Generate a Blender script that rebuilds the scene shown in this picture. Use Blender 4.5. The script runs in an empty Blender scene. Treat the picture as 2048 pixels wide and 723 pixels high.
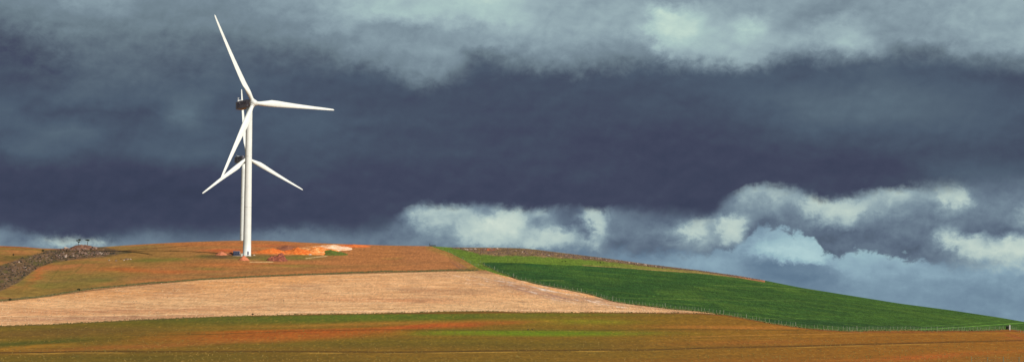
import bpy, bmesh, math, random
import numpy as np
from mathutils import Matrix, Vector
random.seed(7)
RNG = np.random.default_rng(11)
SC = bpy.context.scene
COL = SC.collection

# ------------------------------------------------------------------ camera
F = 4500.0
PH, RO = math.radians(4.305), math.radians(0.45)
def Rx(a): c, s = math.cos(a), math.sin(a); return np.array([[1,0,0],[0,c,-s],[0,s,c]])
def Rz(a): c, s = math.cos(a), math.sin(a); return np.array([[c,-s,0],[s,c,0],[0,0,1]])
M = Rx(math.pi/2+PH) @ Rz(RO)
def rays(u, v):
    u = np.asarray(u, float); v = np.asarray(v, float)
    l = np.stack([(u-1024)/F, (361.5-v)/F, -np.ones_like(u)], -1)
    return l @ M.T
def proj(x, y, z):
    q = np.stack([x, y, z], -1) @ M
    w = np.where(-q[...,2] > 1e-3, -q[...,2], 1e-3)
    return 1024+F*q[...,0]/w, 361.5-F*q[...,1]/w
def ang(u, v):                      # pixel -> azimuth (rad), tan(elevation)
    r = rays(u, v)
    return np.arctan2(r[...,0], r[...,1]), r[...,2]/np.hypot(r[...,0], r[...,1])

cam = bpy.data.cameras.new('camera'); co = bpy.data.objects.new('camera', cam); COL.objects.link(co)
cam.sensor_width = 36; cam.lens = F/2048*36; cam.clip_start = 1; cam.clip_end = 60000
co.rotation_euler = Matrix(M.tolist()).to_euler()
SC.camera = co

# ------------------------------------------------------------------ numbers
_T = np.random.default_rng(5).random((256, 256))
def vn(x, y, s=0):
    x = np.asarray(x, float)+s*17.37; y = np.asarray(y, float)+s*9.71
    xi = np.floor(x).astype(int); yi = np.floor(y).astype(int)
    fx = x-xi; fy = y-yi; fx = fx*fx*(3-2*fx); fy = fy*fy*(3-2*fy)
    g = lambda a, b: _T[a & 255, b & 255]
    return ((g(xi,yi)*(1-fx)+g(xi+1,yi)*fx)*(1-fy)+(g(xi,yi+1)*(1-fx)+g(xi+1,yi+1)*fx)*fy)
def fbm(x, y, o=4, s=0):
    t = 0; a = .5; n = 0
    for k in range(o):
        t = t+a*vn(x*2**k, y*2**k, s+k*3); n += a; a *= .55
    return t/n
def sst(a, b, x):
    t = np.clip((x-a)/(b-a), 0, 1); return t*t*(3-2*t)

def curve(pts):                     # a line across the hill: sampled densely, returns te(az)
    p = np.array(pts, float)
    uu = np.linspace(p[0,0], p[-1,0], 1500); vv = np.interp(uu, p[:,0], p[:,1])
    k = np.ones(9)/9; vs = np.convolve(np.pad(vv, 4, mode='edge'), k, 'valid')
    vs[:3] = vv[:3]; vs[-3:] = vv[-3:]
    a, t = ang(uu, vs)
    return lambda az: np.interp(az, a, t)

SKYP = [(-1200,560),(-500,515),(-100,493),(0,491),(50,493),(80,496),(120,497),(150,495),(180,493.5),(210,493),(250,490),(300,487),(350,484.5),(400,482.5),
        (450,481),(480,480.5),(520,480.5),(560,481.5),(600,484),(650,486),(700,488),(780,490.3),(862,491.5),(900,494),(1000,494.7),(1040,495.5),(1070,498),
        (1100,502),(1150,508),(1200,514),(1300,528),(1400,540),(1480,551),(1530,560),(1600,574),(1700,590),(1800,606),(1900,619),(2000,634),(2048,642.5),(2300,684),(2700,712),(3200,716)]
SKY = curve(SKYP)
C1P = [(-1200,690),(-200,656),(0,651),(100,647),(250,640),(400,633),(500,629),(650,626),(800,624),(1000,622.5),(1200,623),(1400,625),(1450,628),(1500,637),
       (1550,646),(1600,653),(1650,658.5),(1700,661),(1850,661),(1950,660),(2020,659),(2048,660),(2300,690),(2700,715),(3200,719)]
C1 = curve(C1P)
FENP = [(960.4,525.5),(982.7,536),(997,543),(1018,551.7),(1036,558),(1059,564),(1080.5,569),(1102,573),(1136,579.6),(1190,590),(1225,600),(1260,606),(1300,611),(1350,617),(1400,621.5),(1430,625.4)]
C2P = [(-1200,650),(-200,615),(0,602),(100,591),(200,577),(300,567),(400,558),(500,553),(600,549),(700,546),(800,543),(900,541),(974,540),(990,545),(1004,550),(1018,553.5),(1036,559),
       (1059,565),(1080.5,570),(1102,574),(1136,580.6),(1190,591),(1225,601),(1260,607),(1300,612),(1350,618),(1400,622.5),(1436,626.4)]
C2 = curve(C2P)
CFP = FENP+[(1450,628),(1500,637),(1550,646),(1600,653),(1650,658.5),(1700,661),(1850,661),(1950,660),(2020,659),(2048,660),(2300,690),(2700,715),(3200,719)]
CDP = [(862,491.6),(869,494.5),(900,505),(927.5,518.7),(950.7,532),(964,538),(974,540)]
CD = curve(CDP)
CTP = [(960.4,525.5),(972,524),(989,523.4),(1056,526),(1124,530),(1163,531),(1212,534),(1300,540),(1389,545),(1477,554),(1530,563),(1545,566)]
CT = curve(CTP)
BOT = curve([(-1200,723),(3200,723)])
AZ = lambda u, v: float(ang(u, v)[0])

D0 = 500.0
def D3(az): return np.interp(az, [AZ(-1200,500), AZ(900,490), AZ(1200,514), AZ(1600,574), AZ(2048,640), AZ(3200,716)], [1350,1350,1310,1210,1110,1000])
GK = np.array([0,.15,.35,.6,.79,.9,1.0]); SK = np.array([0,.16,.41,.70,.87,.95,1.0])
gg = np.linspace(0, 1, 2001); ss = np.interp(gg, GK, SK)
kk = np.ones(121)/121; pad = np.concatenate([ss[0]-(ss[60:0:-1]-ss[0]), ss, 2*ss[-1]-ss[-2:-62:-1]])
ss = np.convolve(pad, kk, 'valid'); ss = (ss-ss[0])/(ss[-1]-ss[0])
w = sst(.9, 1, gg); ss = np.minimum(ss + w*(1-ss)*.25, 1)
def G_of_s(s): return np.interp(s, ss, gg)
def S_of_g(g): return np.interp(g, gg, ss)
def fade(az):                       # terrain far outside the picture flattens out
    return sst(math.radians(70), math.radians(32), np.abs(az))
def bumps(x, y): return (fbm(x/38, y/60, 3, 4)-.5)*1.1 + (fbm(x/9, y/16, 3, 9)-.5)*.28
def P_te(az, te):                   # point of the visible slope seen at that elevation
    b = BOT(az); t = SKY(az)
    g = G_of_s(np.clip((te-b)/(t-b), 0, 1))
    return P_g(az, g)
def P_g(az, g):
    az = np.asarray(az, float); g = np.asarray(g, float)
    b = BOT(az); t = SKY(az); f_ = fade(az)
    b = b*f_+(-.02)*(1-f_); t = t*f_+(-.012)*(1-f_)
    d3 = D3(az); d = D0+(d3-D0)*g
    gc = np.clip(g, 0, 1)
    te = b+(t-b)*S_of_g(gc)
    z = d*te
    over = np.clip(d-d3, 0, None)
    zb = d3*t + over*t - over**2*.00016
    zb = np.where(over > 400, d3*t+400*t-25.6-(over-400)*.1, zb)
    zb = np.maximum(zb, -26)
    z = np.where(g > 1, zb, z)
    # near ground (between the camera and the bottom of the picture)
    un = np.clip(d/D0, 0, 1)
    z0 = D0*b
    near = -1.75*(1-un)**2*(1+2*un) + z0*un*un*(3-2*un) - 7*(un*(1-un))**1.5*2.4
    z = np.where(g < 0, near, z)
    x = d*np.sin(az); y = d*np.cos(az)
    wb = sst(1.0, .93, gc)*sst(.02, .12, gc)
    z = z + np.where((g <= 1) & (g >= 0), bumps(x, y)*wb, 0)
    return x, y, z
def ground_px(u, v):                # ground point at a place given on the slope
    a, t = ang(np.asarray(u, float), np.asarray(v, float))
    return P_te(a, t)
def gpt(u, v):
    x, y, z = ground_px(u, v); return Vector((float(x), float(y), float(z)))

# ------------------------------------------------------------------ colours
def lin(c):
    c = np.asarray(c, float)/255
    return np.where(c <= .04045, c/12.92, ((c+.055)/1.055)**2.4)
KEXP = 1.0
def alb(c): return np.clip(lin(c)/KEXP, 0, .92)

def mix(col, c, w):
    w = np.clip(w, 0, 1)[..., None]
    return col*(1-w)+alb(c)*w
def blob(u, v, u0, v0, su, sv, tilt=0, pw=1.0):
    dv = v-v0-tilt*(u-u0)
    return np.exp(-(((u-u0)/su)**2+(dv/sv)**2)**pw)
def line(u, v, pts, hw, u0=None, u1=None):
    p = np.array(pts, float)
    vv = np.interp(u, p[:,0], p[:,1])
    m = np.exp(-((v-vv)/hw)**2)
    return m*(u >= p[0,0])*(u <= p[-1,0])

def paint_fore(u, v, x, y):
    n = fbm(x/60, y/90, 4, 1); n2 = fbm(x/14, y/60, 3, 2); st = fbm(u/150, v/2.6, 3, 3); fine = fbm(u/5, v/1.5, 2, 5)
    vj = v+(n-.5)*7; uj = u+(n2-.5)*130
    base = np.ones(u.shape+(3,))*alb((126,92,28))
    base = mix(base, (146,92,28), sst(1150, 1900, uj)*.85)
    base = mix(base, (112,94,26), sst(.45,.7,fbm(x/90,y/140,3,61))*sst(1500,700,uj)*.6)
    base = mix(base, (108,88,26), sst(900, 300, uj)*sst(.35,.7,n)*.6)
    base = mix(base, (80,86,30), blob(uj,vj,520,634,620,10,-.006,1.5)*.85)
    base = mix(base, (86,104,26), blob(uj,vj,760,634,260,10,0,1.5)*.9)
    base = mix(base, (96,92,28), blob(uj,vj,420,648,420,14,-.02,1.6)*.55)
    base = mix(base, (100,92,26), blob(uj,vj,700,684,420,9,0,1.6)*.5)
    base = mix(base, (104,104,24), blob(uj,vj,1130,627,200,5,0,1.5)*.7)
    base = mix(base, (118,120,20), blob(uj,vj,1150,642,110,5)*.8)
    base = mix(base, (100,122,16), blob(uj,vj,1060,666,250,6.5,0,1.6)*.95)
    base = mix(base, (84,100,20), blob(uj,vj,860,661,80,3)*.7)
    base = mix(base, (64,74,24), blob(uj,vj,90,684,190,7,-.045,1.5)*.75)
    base = mix(base, (112,80,38), blob(uj,vj,110,665,240,10,-.03,1.5)*.7)
    base = mix(base, (150,92,40), blob(uj,vj,1030,643,110,3.2)*.5)
    base = mix(base, (166,110,44), blob(uj,vj,720,646,260,3.4,-.02)*.7)
    base = mix(base, (172,84,32), blob(uj,vj,560,669,250,11,-.035,1.4)*.7)
    base = mix(base, (182,80,30), blob(uj,vj,590,660,150,4.0,-.015)*.6)
    base = mix(base, (176,84,36), blob(uj,vj,860,651,140,4.8,-.045,1.4)*.9)
    base = mix(base, (158,92,42), blob(uj,vj,290,690,220,6,-.05)*.75)
    base = mix(base, (170,116,36), blob(uj,vj,75,692,95,3.6,-.07)*.8)
    base = mix(base, (172,108,46), blob(uj,vj,1480,653,170,3.2,.01)*.8)
    base = mix(base, (158,92,40), blob(uj,vj,1450,686,190,6,-.02)*.55)
    base = mix(base, (176,92,36), blob(uj,vj,1860,712,130,5,-.06)*.8)
    base = mix(base, (94,78,26), blob(uj,vj,950,690,520,6)*.55)
    base = mix(base, (92,78,22), blob(uj,vj,300,714,420,10)*.6)
    base = mix(base, (150,88,30), blob(uj,vj,1550,722,320,7)*.55)
    base = mix(base, (150,80,40), blob(uj,vj,2044,672,26,7)*.8)
    base = base*(0.92+.16*st)[...,None]*(0.87+.26*fine)[...,None]
    base = mix(base, (190,140,60), sst(.80,.95,vn(u/2.6,v/1.2,71))*.30)
    base = mix(base, (60,44,20), sst(.80,.95,vn(u/3.1,v/1.2,72))*.30)
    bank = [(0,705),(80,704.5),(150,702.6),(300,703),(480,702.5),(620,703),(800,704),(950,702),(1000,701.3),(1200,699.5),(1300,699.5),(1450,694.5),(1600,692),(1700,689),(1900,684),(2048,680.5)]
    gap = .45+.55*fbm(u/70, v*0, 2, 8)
    base = mix(base, (66,42,20), line(u,v,[(a,b-.9) for a,b in bank],1.4)*(.35+.5*gap))  # contour bank: dark grass, plus its relief shading painted as dark and pale lines
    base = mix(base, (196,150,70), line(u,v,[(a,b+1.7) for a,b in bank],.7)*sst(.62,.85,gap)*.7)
    base = mix(base, (70,58,22), line(u,v,[(250,669.5),(420,667.5),(600,661),(760,658),(900,658.6),(1240,659.2),(1340,657.8),(1600,659)],.8)*.7)
    base = mix(base, (190,130,66), line(u,v,[(1380,672.5),(1500,669.5),(1660,666.5),(1800,660.8)],.55)*.6)
    base = mix(base, (176,124,50), line(u,v,[(1300,680),(1500,675.5),(1750,669),(2040,664)],.6)*.35)
    base = mix(base, (120,62,36), line(u,v,[(a,b+1.4) for a,b in C1P if a > 450],1.3)*.85)
    base = mix(base, (90,60,36), line(u,v,[(a,b+1.0) for a,b in C1P if a < 480],1.0)*.5)
    return base
def paint_stub(u, v, x, y):
    ur = u*.94+v*1.1; vr = v-.13*np.clip(u-800,0,None)
    n = fbm(x/40, y/60, 4, 11); st = fbm(u/46, v/1.8, 4, 12); fine = fbm(u/4, v/1.3, 3, 13)
    rows = fbm(u/50, (v-.22*np.clip(u-900,0,300)-.12*np.clip(u-1200,0,None))/2.0, 3, 14)
    vj = v+(n-.5)*8
    b = np.ones(u.shape+(3,))*alb((216,164,118))
    b = mix(b, (208,144,88), blob(u,vj,380,572,420,14,-.07,1.5)*.7)
    b = mix(b, (214,172,128), blob(u,vj,700,610,560,14,0,1.5)*.6)
    b = mix(b, (188,124,88), blob(u,vj,240,620,420,5,-.02)*.55)
    b = mix(b, (166,120,96), blob(u,vj,200,636,260,4.6,-.018,1.5)*.75)
    b = mix(b, (196,120,76), blob(u,vj,780,600,160,5,.02)*.6)
    b = mix(b, (140,100,84), blob(u,vj,1050,578,85,10,.22,1.2)*.6)
    b = mix(b, (152,112,92), blob(u,vj,1220,603,100,5,.11)*.7)
    b = mix(b, (222,150,84), line(u,v,[(a,c+2.6) for a,c in C2P if 980 < a < 1200],1.5)*.6)
    b = mix(b, (140,112,116), (sst(.52,.72,rows)*sst(900,1010,u)*blob(u,vj,1090,583,110,16,.2,1.6))*.65)
    b = mix(b, (228,214,206), (sst(.6,.76,fbm(u/22,(v-.22*np.clip(u-900,0,300)-.12*np.clip(u-1200,0,None))/1.5,3,15))*blob(u,vj,1110,587,190,14,.18,1.6))*.8)
    b = mix(b, (216,168,120), line(u,v,[(0,617.5),(100,611)],.8)*.8)
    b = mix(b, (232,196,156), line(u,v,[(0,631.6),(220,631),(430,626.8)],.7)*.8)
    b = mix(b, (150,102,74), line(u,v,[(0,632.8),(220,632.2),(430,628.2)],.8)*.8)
    b = mix(b, (230,196,160), line(u,v,[(560,623.5),(800,621),(1000,619),(1300,621)],1.2)*.6)
    b = mix(b, (238,196,130), line(u,v,[(912,542.6),(952,542.6)],.8)*.9)
    b = mix(b, (128,86,50), blob(u,v,975,545,48,3.4)*.7)
    tt = v-.00012*np.clip(u-500,-500,400)**2*np.where(u<500,-1,-.4)-.10*np.clip(u-900,0,None)
    wv = (fbm(x/50,y/80,3,55)-.5)*6
    b = mix(b, (170,114,76), sst(.30,.48,np.abs(((tt+wv)/6.2)%1-.5))*sst(.4,.65,fbm(u/110,v/8,3,56))*.5)
    b = mix(b, (232,190,150), sst(.36,.5,np.abs(((tt+wv)/9.4+.3)%1-.5))*sst(.42,.7,fbm(u/90,v/7,3,57))*.5)
    b = mix(b, (150,110,86), sst(.55,.75,fbm(x/26,y/60,4,58))*.35)
    b = mix(b, (176,112,66), sst(.6,.8,st)*.35)
    b = mix(b, (150,96,66), sst(.62,.8,fbm(u/30,v/1.4,3,17))*.45)
    b = mix(b, (232,190,146), sst(.6,.8,fbm(u/60,v/1.5,3,16))*.45)
    b = b*(.86+.28*fine)[...,None]*(.93+.14*n)[...,None]
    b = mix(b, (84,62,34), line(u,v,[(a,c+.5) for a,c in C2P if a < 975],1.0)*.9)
    return b
def paint_hill(u, v, x, y):
    n = fbm(x/34, y/50, 4, 21); n2 = fbm(x/12, y/40, 3, 22); st = fbm(u/70, v/2.4, 4, 23); fine = fbm(u/4, v/1.4, 3, 24)
    vj = v+(n-.5)*7; uj = u+(n2-.5)*50
    b = np.ones(u.shape+(3,))*alb((168,108,66))
    b = mix(b, (134,106,54), sst(620, 120, uj)*sst(.30,.60,n)*.85)
    b = mix(b, (126,106,52), blob(uj,vj,150,560,170,20,-.2,1.5)*.6)
    b = mix(b, (88,100,40), sst(.50,.72,fbm(x/26,y/60,3,25))*sst(480,60,uj)*.35)
    b = mix(b, (84,98,34), blob(uj,vj,285,520,45,4)*.7+blob(uj,vj,345,518,26,3)*.6+blob(uj,vj,205,560,30,3.2)*.6)
    b = mix(b, (186,96,50), blob(uj,vj,250,538,52,5)*.7+blob(uj,vj,340,543,60,3.5)*.6+blob(uj,vj,460,530,120,4)*.4)
    b = mix(b, (176,94,52), blob(uj,vj,72,548,22,12,-.9)*.6)
    b = mix(b, (100,108,46), blob(uj,vj,580,532,80,2.6)*.6+blob(uj,vj,425,537,35,2.2)*.5+blob(uj,vj,790,516,18,2.6)*.35)
    b = mix(b, (120,100,60), blob(uj,vj,400,548,420,5,-.05,1.5)*.45)
    b = mix(b, (178,104,58), blob(uj,vj,430,488,180,5,0,1.4)*.7)
    b = mix(b, (136,112,62), blob(uj,vj,265,494,60,4)*.6)
    # bands running down the right flank
    rr = fbm((u-1.35*(v-490))/5.5, v/40, 3, 26)
    flank = sst(760, 830, uj)*1.0
    b = mix(b, (112,90,92), sst(.52,.72,rr)*flank*blob(u,v,905,518,45,22,.6,1.6)*.8)
    b = mix(b, (158,104,72), flank*.4)
    b = mix(b, (138,116,56), line(u,v,[(a-9,c+1) for a,c in CDP],5)*.55)
    b = mix(b, (112,112,46), blob(u,v,955,537,26,2.6)*.7)
    # tramlines of the left field
    tr = np.abs(((u+.9*(v-500)*(1+.004*(u-100)))/44) % 1-.5)
    b = mix(b, (96,88,40), sst(.07,.02,tr)*blob(u,v,130,548,90,22,-.3,2)*.5)
    # level platform and cut round the turbine
    b = mix(b, (114,98,54), blob(uj,vj,530,514,125,6,0,2)*.9)
    b = mix(b, (98,104,44), blob(uj,vj,533,518,12,4)*.6+blob(uj,vj,408,513,24,3)*.7+blob(uj,vj,590,512,36,4)*.5)
    b = mix(b, (88,62,46), blob(uj,vj,438,513,34,3.2)*.85)
    b = mix(b, (188,84,48), blob(uj,vj,448,502,44,3.2)*.8+blob(uj,vj,560,492,55,3)*.5)
    b = mix(b, (104,78,62), blob(uj,vj,575,493.5,26,3.2)*.7)
    b = mix(b, (222,124,72), blob(u,vj,545,505.5,56,2.2,0,1.5)*.9+blob(u,vj,600,507,40,1.6)*.8)
    b = mix(b, (206,92,38), blob(u,v,700,490.6,36,2.0,-.02)*.95)
    b = mix(b, (226,150,90), blob(u,vj,640,496,50,5,-.04,1.5)*.8)
    b = mix(b, (240,226,206), blob(u,v,655,493.4,34,2.0,-.05,1.3)*.95)
    b = mix(b, (226,190,150), line(u,v,[(500,523.3),(545,523.3)],.7)*.7+line(u,v,[(612,516),(640,512.5),(655,511.5)],.9)*.7)
    # rocky scrub on the left
    lo = np.interp(u, [-400,0,35,75,110,160,200,245], [600,580,565,535,523,517.5,512,506])
    up = np.interp(u, [-400,0,50,90,130,160,200,245], [540,531,513,501,496,491,491,503])
    k = sst(-2.5,1.5,lo-v+(n2-.5)*6)*sst(-2,2,v-up+(n2-.5)*6)*(u < 262)
    rk = fbm(u/6, v/2.4, 3, 27)
    b = mix(b, (98,76,58), k*.92)
    b = mix(b, (70,56,48), k*sst(.5,.7,rk)*.8)
    b = mix(b, (142,112,92), k*sst(.58,.8,fbm(u/4,v/1.8,3,28))*.8)
    b = mix(b, (88,86,40), k*sst(.5,.75,fbm(u/24,v/7,3,29))*.6)
    b = mix(b, (66,74,30), blob(uj,vj,30,515,60,7,-.05,1.6)*.7*(u<130)*(1-k))
    b = mix(b, (160,84,52), blob(uj,vj,60,494.5,110,2.6,.03,1.5)*.8*(1-k*.5))
    b = b*(.80+.40*fine)[...,None]*(.82+.36*st)[...,None]
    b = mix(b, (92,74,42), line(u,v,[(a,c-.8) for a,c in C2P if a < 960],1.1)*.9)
    return b
def paint_past(u, v, x, y):
    n = fbm(x/30, y/50, 4, 31); fine = fbm(u/4, v/1.4, 3, 32); n2 = fbm(u/9, v/2.6, 3, 33)
    vj = v+(n2-.5)*4
    b = np.ones(u.shape+(3,))*alb((98,118,42))
    b = mix(b, (84,112,36), sst(.4,.7,n)*.6)
    b = mix(b, (132,118,58), sst(1130,1400,u)*.85)
    lo = np.interp(u, [862,900,930,960,1000,1050,1100,1150,1200,1300,1400,1540], [496,495,500,508,511,510.5,514,517,521,532.5,543,565])
    k = sst(-2,2,lo-vj)*sst(885,930,u+(n-.5)*40)
    b = mix(b, (132,100,76), k*.9)
    b = mix(b, (96,84,50), k*sst(.45,.65,n)*.6)
    b = mix(b, (96,72,70), k*sst(.52,.72,fbm(u/5,v/1.6,3,34))*.7)
    b = mix(b, (172,138,112), k*sst(.6,.78,fbm(u/4,v/1.5,3,35))*.8)
    b = mix(b, (206,92,70), blob(u,v,978,498.5,13,1.7)*.9)
    b = mix(b, (168,128,92), line(u,v,[(a,c-1.2) for a,c in CTP if a > 1150],.9)*.6)
    b = mix(b, (170,104,78), sst(1440,1500,u)*.6)
    return b*(.78+.44*fine)[...,None]
def paint_green(u, v, x, y):
    n = fbm(x/45, y/80, 4, 41); st = fbm(u/90, (v-.09*u)/3, 4, 42); fine = fbm(u/3.5, v/1.3, 3, 43)
    b = np.ones(u.shape+(3,))*alb((50,82,34))
    b = mix(b, (38,76,36), sst(1450,1000,u)*sst(570,530,v-.08*(u-1000))*.75)
    b = mix(b, (66,94,34), sst(1350,1950,u)*.55+blob(u,v,1500,590,260,10,.11)*.45)
    b = mix(b, (36,66,34), blob(u,v,1620,645,170,6,.05,1.5)*.7+blob(u,v,1900,652,160,3)*.5)
    b = mix(b, (74,104,36), sst(.56,.8,st)*.35)
    b = mix(b, (30,62,30), sst(.5,.25,n)*.35)
    t1 = v-.085*(u-1000)-.00004*(u-1000)**2
    wv = (fbm(x/60,y/90,3,45)-.5)*5
    b = mix(b, (92,120,40), sst(.32,.5,np.abs(((t1+wv)/8.5)%1-.5))*sst(.35,.65,fbm(u/120,v/9,3,46))*.35)
    b = mix(b, (26,52,24), sst(.40,.5,np.abs(((t1+wv)/4.3+.3)%1-.5))*sst(.4,.7,fbm(u/90,v/6,3,47))*.4)
    b = mix(b, (84,108,40), sst(.5,.75,fbm(x/22,y/70,4,48))*.3)
    b = mix(b, (108,126,60), line(u,v,[(1430,569.5),(1540,573.5),(1640,580)],.6)*.55+line(u,v,[(1300,596.5),(1440,599.5)],.6)*.3
            +line(u,v,[(1168,592),(1330,597),(1600,601)],.6)*.3+line(u,v,[(1080,559.2),(1127,560.4)],.7)*.7+line(u,v,[(1440,634.8),(1660,637)],.6)*.3)
    b = mix(b, (108,152,66), line(u,v,[(1810,659.4),(1880,656),(1960,650.6),(2048,644.6)],.75)*.8+line(u,v,[(1840,652),(1920,648),(2000,641)],.5)*.4)
    b = mix(b, (120,132,66), sst(.72,.85,fbm(u/7,v/1.6,3,44))*.5*blob(u,v,1020,556,60,10,.2))
    return b*(.74+.52*fine)[...,None]

def fieldmat(name, amp=.35, bump=.5, scale=1.0, rough=.95, speck=.30):
    m = bpy.data.materials.new(name); m.use_nodes = True; nt = m.node_tree; nd = nt.nodes; lk = nt.links
    bs = nd['Principled BSDF']; bs.inputs['Roughness'].default_value = rough; bs.inputs['Specular IOR Level'].default_value = .12
    at = nd.new('ShaderNodeAttribute'); at.attribute_name = 'soil'
    tc = nd.new('ShaderNodeTexCoord'); mp = nd.new('ShaderNodeMapping'); mp.inputs['Scale'].default_value = (.55*scale, .055*scale, .2)
    lk.new(tc.outputs['Object'], mp.inputs['Vector'])
    n1 = nd.new('ShaderNodeTexNoise'); n1.inputs['Scale'].default_value = 1.6; n1.inputs['Detail'].default_value = 4; n1.inputs['Roughness'].default_value = .7
    lk.new(mp.outputs[0], n1.inputs['Vector'])
    mp2 = nd.new('ShaderNodeMapping'); mp2.inputs['Scale'].default_value = (.06*scale, .045*scale, .1); lk.new(tc.outputs['Object'], mp2.inputs['Vector'])
    n2 = nd.new('ShaderNodeTexNoise'); n2.inputs['Scale'].default_value = 2.2; n2.inputs['Detail'].default_value = 5; n2.inputs['Roughness'].default_value = .65
    lk.new(mp2.outputs[0], n2.inputs['Vector'])
    ad = nd.new('ShaderNodeMath'); ad.operation = 'ADD'; lk.new(n1.outputs[0], ad.inputs[0]); lk.new(n2.outputs[0], ad.inputs[1])
    mr = nd.new('ShaderNodeMapRange'); mr.inputs['From Min'].default_value = .7; mr.inputs['From Max'].default_value = 1.3
    mr.inputs['To Min'].default_value = 1-amp; mr.inputs['To Max'].default_value = 1+amp; lk.new(ad.outputs[0], mr.inputs['Value'])
    mp3 = nd.new('ShaderNodeMapping'); mp3.inputs['Scale'].default_value = (.9*scale, .11*scale, .3); lk.new(tc.outputs['Object'], mp3.inputs['Vector'])
    n3 = nd.new('ShaderNodeTexNoise'); n3.inputs['Scale'].default_value = 1.5; n3.inputs['Detail'].default_value = 2; n3.inputs['Roughness'].default_value = .8; lk.new(mp3.outputs[0], n3.inputs['Vector'])
    mr3 = nd.new('ShaderNodeMapRange'); mr3.inputs['From Min'].default_value = .3; mr3.inputs['From Max'].default_value = .7
    mr3.inputs['To Min'].default_value = 1-speck; mr3.inputs['To Max'].default_value = 1+speck; lk.new(n3.outputs[0], mr3.inputs['Value'])
    ml = nd.new('ShaderNodeMath'); ml.operation = 'MULTIPLY'; lk.new(mr.outputs[0], ml.inputs[0]); lk.new(mr3.outputs[0], ml.inputs[1])
    vm = nd.new('ShaderNodeVectorMath'); vm.operation = 'SCALE'; lk.new(at.outputs['Color'], vm.inputs[0]); lk.new(ml.outputs[0], vm.inputs['Scale'])
    lk.new(vm.outputs[0], bs.inputs['Base Color'])
    bp = nd.new('ShaderNodeBump'); bp.inputs['Strength'].default_value = bump; bp.inputs['Distance'].default_value = .5
    lk.new(n1.outputs[0], bp.inputs['Height']); lk.new(bp.outputs[0], bs.inputs['Normal'])
    return m

def mesh_obj(name, verts, faces, mat, parent=None, smooth=True):
    me = bpy.data.meshes.new(name); me.from_pydata([tuple(v) for v in verts], [], faces); me.update()
    if smooth: me.polygons.foreach_set('use_smooth', [True]*len(me.polygons))
    o = bpy.data.objects.new(name, me); COL.objects.link(o)
    if mat: me.materials.append(mat)
    if parent: o.parent = parent
    return o
def tag(o, label, cat, group=None):
    o['label'] = label; o['category'] = cat
    if group: o['group'] = group
    return o

azc = AZ(0, 600), AZ(2048, 600)
ucols = np.concatenate([np.linspace(-1200,-60,40), np.arange(-40, 2092, 3.6), np.linspace(2110,3200,40)])
azs_in = ang(ucols, np.full_like(ucols, 600.0))[0]
def cols(a0, a1):
    a = azs_in[(azs_in > a0+1e-6) & (azs_in < a1-1e-6)]
    return np.concatenate([[a0], a, [a1]])
def ensure(az, extra):
    return np.unique(np.concatenate([az, extra]))

def grid_mesh(X, Y, Z, off):
    r, c = X.shape
    V = np.stack([X, Y, Z], -1).reshape(-1, 3)
    i = np.arange(r*c).reshape(r, c)+off
    Fc = np.stack([i[:-1,:-1], i[:-1,1:], i[1:,1:], i[1:,:-1]], -1).reshape(-1, 4)
    return V, Fc
def build_field(name, pieces, painter, mat):
    Vs, Fs, off = [], [], 0
    for az, lo, hi, rows in pieces:
        t = np.linspace(0, 1, rows)[:, None]
        te = lo[None,:]*(1-t)+hi[None,:]*t
        A = np.broadcast_to(az[None,:], te.shape)
        X, Y, Z = P_te(A, te)
        V, Fc = grid_mesh(X, Y, Z, off); Vs.append(V); Fs.append(Fc); off += len(V)
    return finish(name, np.concatenate(Vs), np.concatenate(Fs), painter, mat)
def finish(name, V, Fc, painter, mat):
    me = bpy.data.meshes.new(name)
    me.vertices.add(len(V)); me.vertices.foreach_set('co', V.ravel())
    me.loops.add(Fc.size); me.polygons.add(len(Fc))
    me.loops.foreach_set('vertex_index', Fc.ravel().astype(np.int32))
    me.polygons.foreach_set('loop_start', np.arange(0, Fc.size, 4, dtype=np.int32))
    me.polygons.foreach_set('use_smooth', np.ones(len(Fc), dtype=bool))
    me.update(); me.validate()
    u, v = proj(V[:,0], V[:,1], V[:,2])
    u = np.where(V[:,1] > 20, u, 1024); v = np.where(V[:,1] > 20, v, 740)
    c = painter(np.clip(u,-1500,3500), np.clip(v,300,800), V[:,0], V[:,1])
    c = c*np.array([1.02,1.0,.92 if 'stubble' in name else .80])
    at = me.color_attributes.new('soil', 'FLOAT_COLOR', 'POINT')
    if len(me.vertices) == len(V):
        at.data.foreach_set('color', np.concatenate([np.clip(c,0,1), np.ones((len(c),1))], 1).ravel().astype(np.float32))
    me.materials.append(mat)
    o = bpy.data.objects.new(name, me); COL.objects.link(o); o['kind'] = 'structure'
    return o

A_L, A_R = azs_in[0], azs_in[-1]
aD0, aD1 = AZ(862,491.6), AZ(974,540); aG0 = AZ(960.4,525.5); aE = AZ(1430,625.4); aT = AZ(1530,563); aW = AZ(1018,551.7)
special = np.array([aD0, aD1, aG0, aE, aT, aW])
all_az = ensure(azs_in, special)
sel = lambda a, b: all_az[(all_az >= a-1e-9) & (all_az <= b+1e-9)]
CFc = curve(CFP)
def CF(az): return np.where(az < aE, np.maximum(CFc(az), C2(az)+.00001), C1(az))
def CF_top_fore(az): return C1(az)
# foreground
a = all_az; fo = build_field('brown_field', [(a, BOT(a), C1(a), 150)], paint_fore, fieldmat('field_soil', .22, .35, speck=.2))
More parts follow.
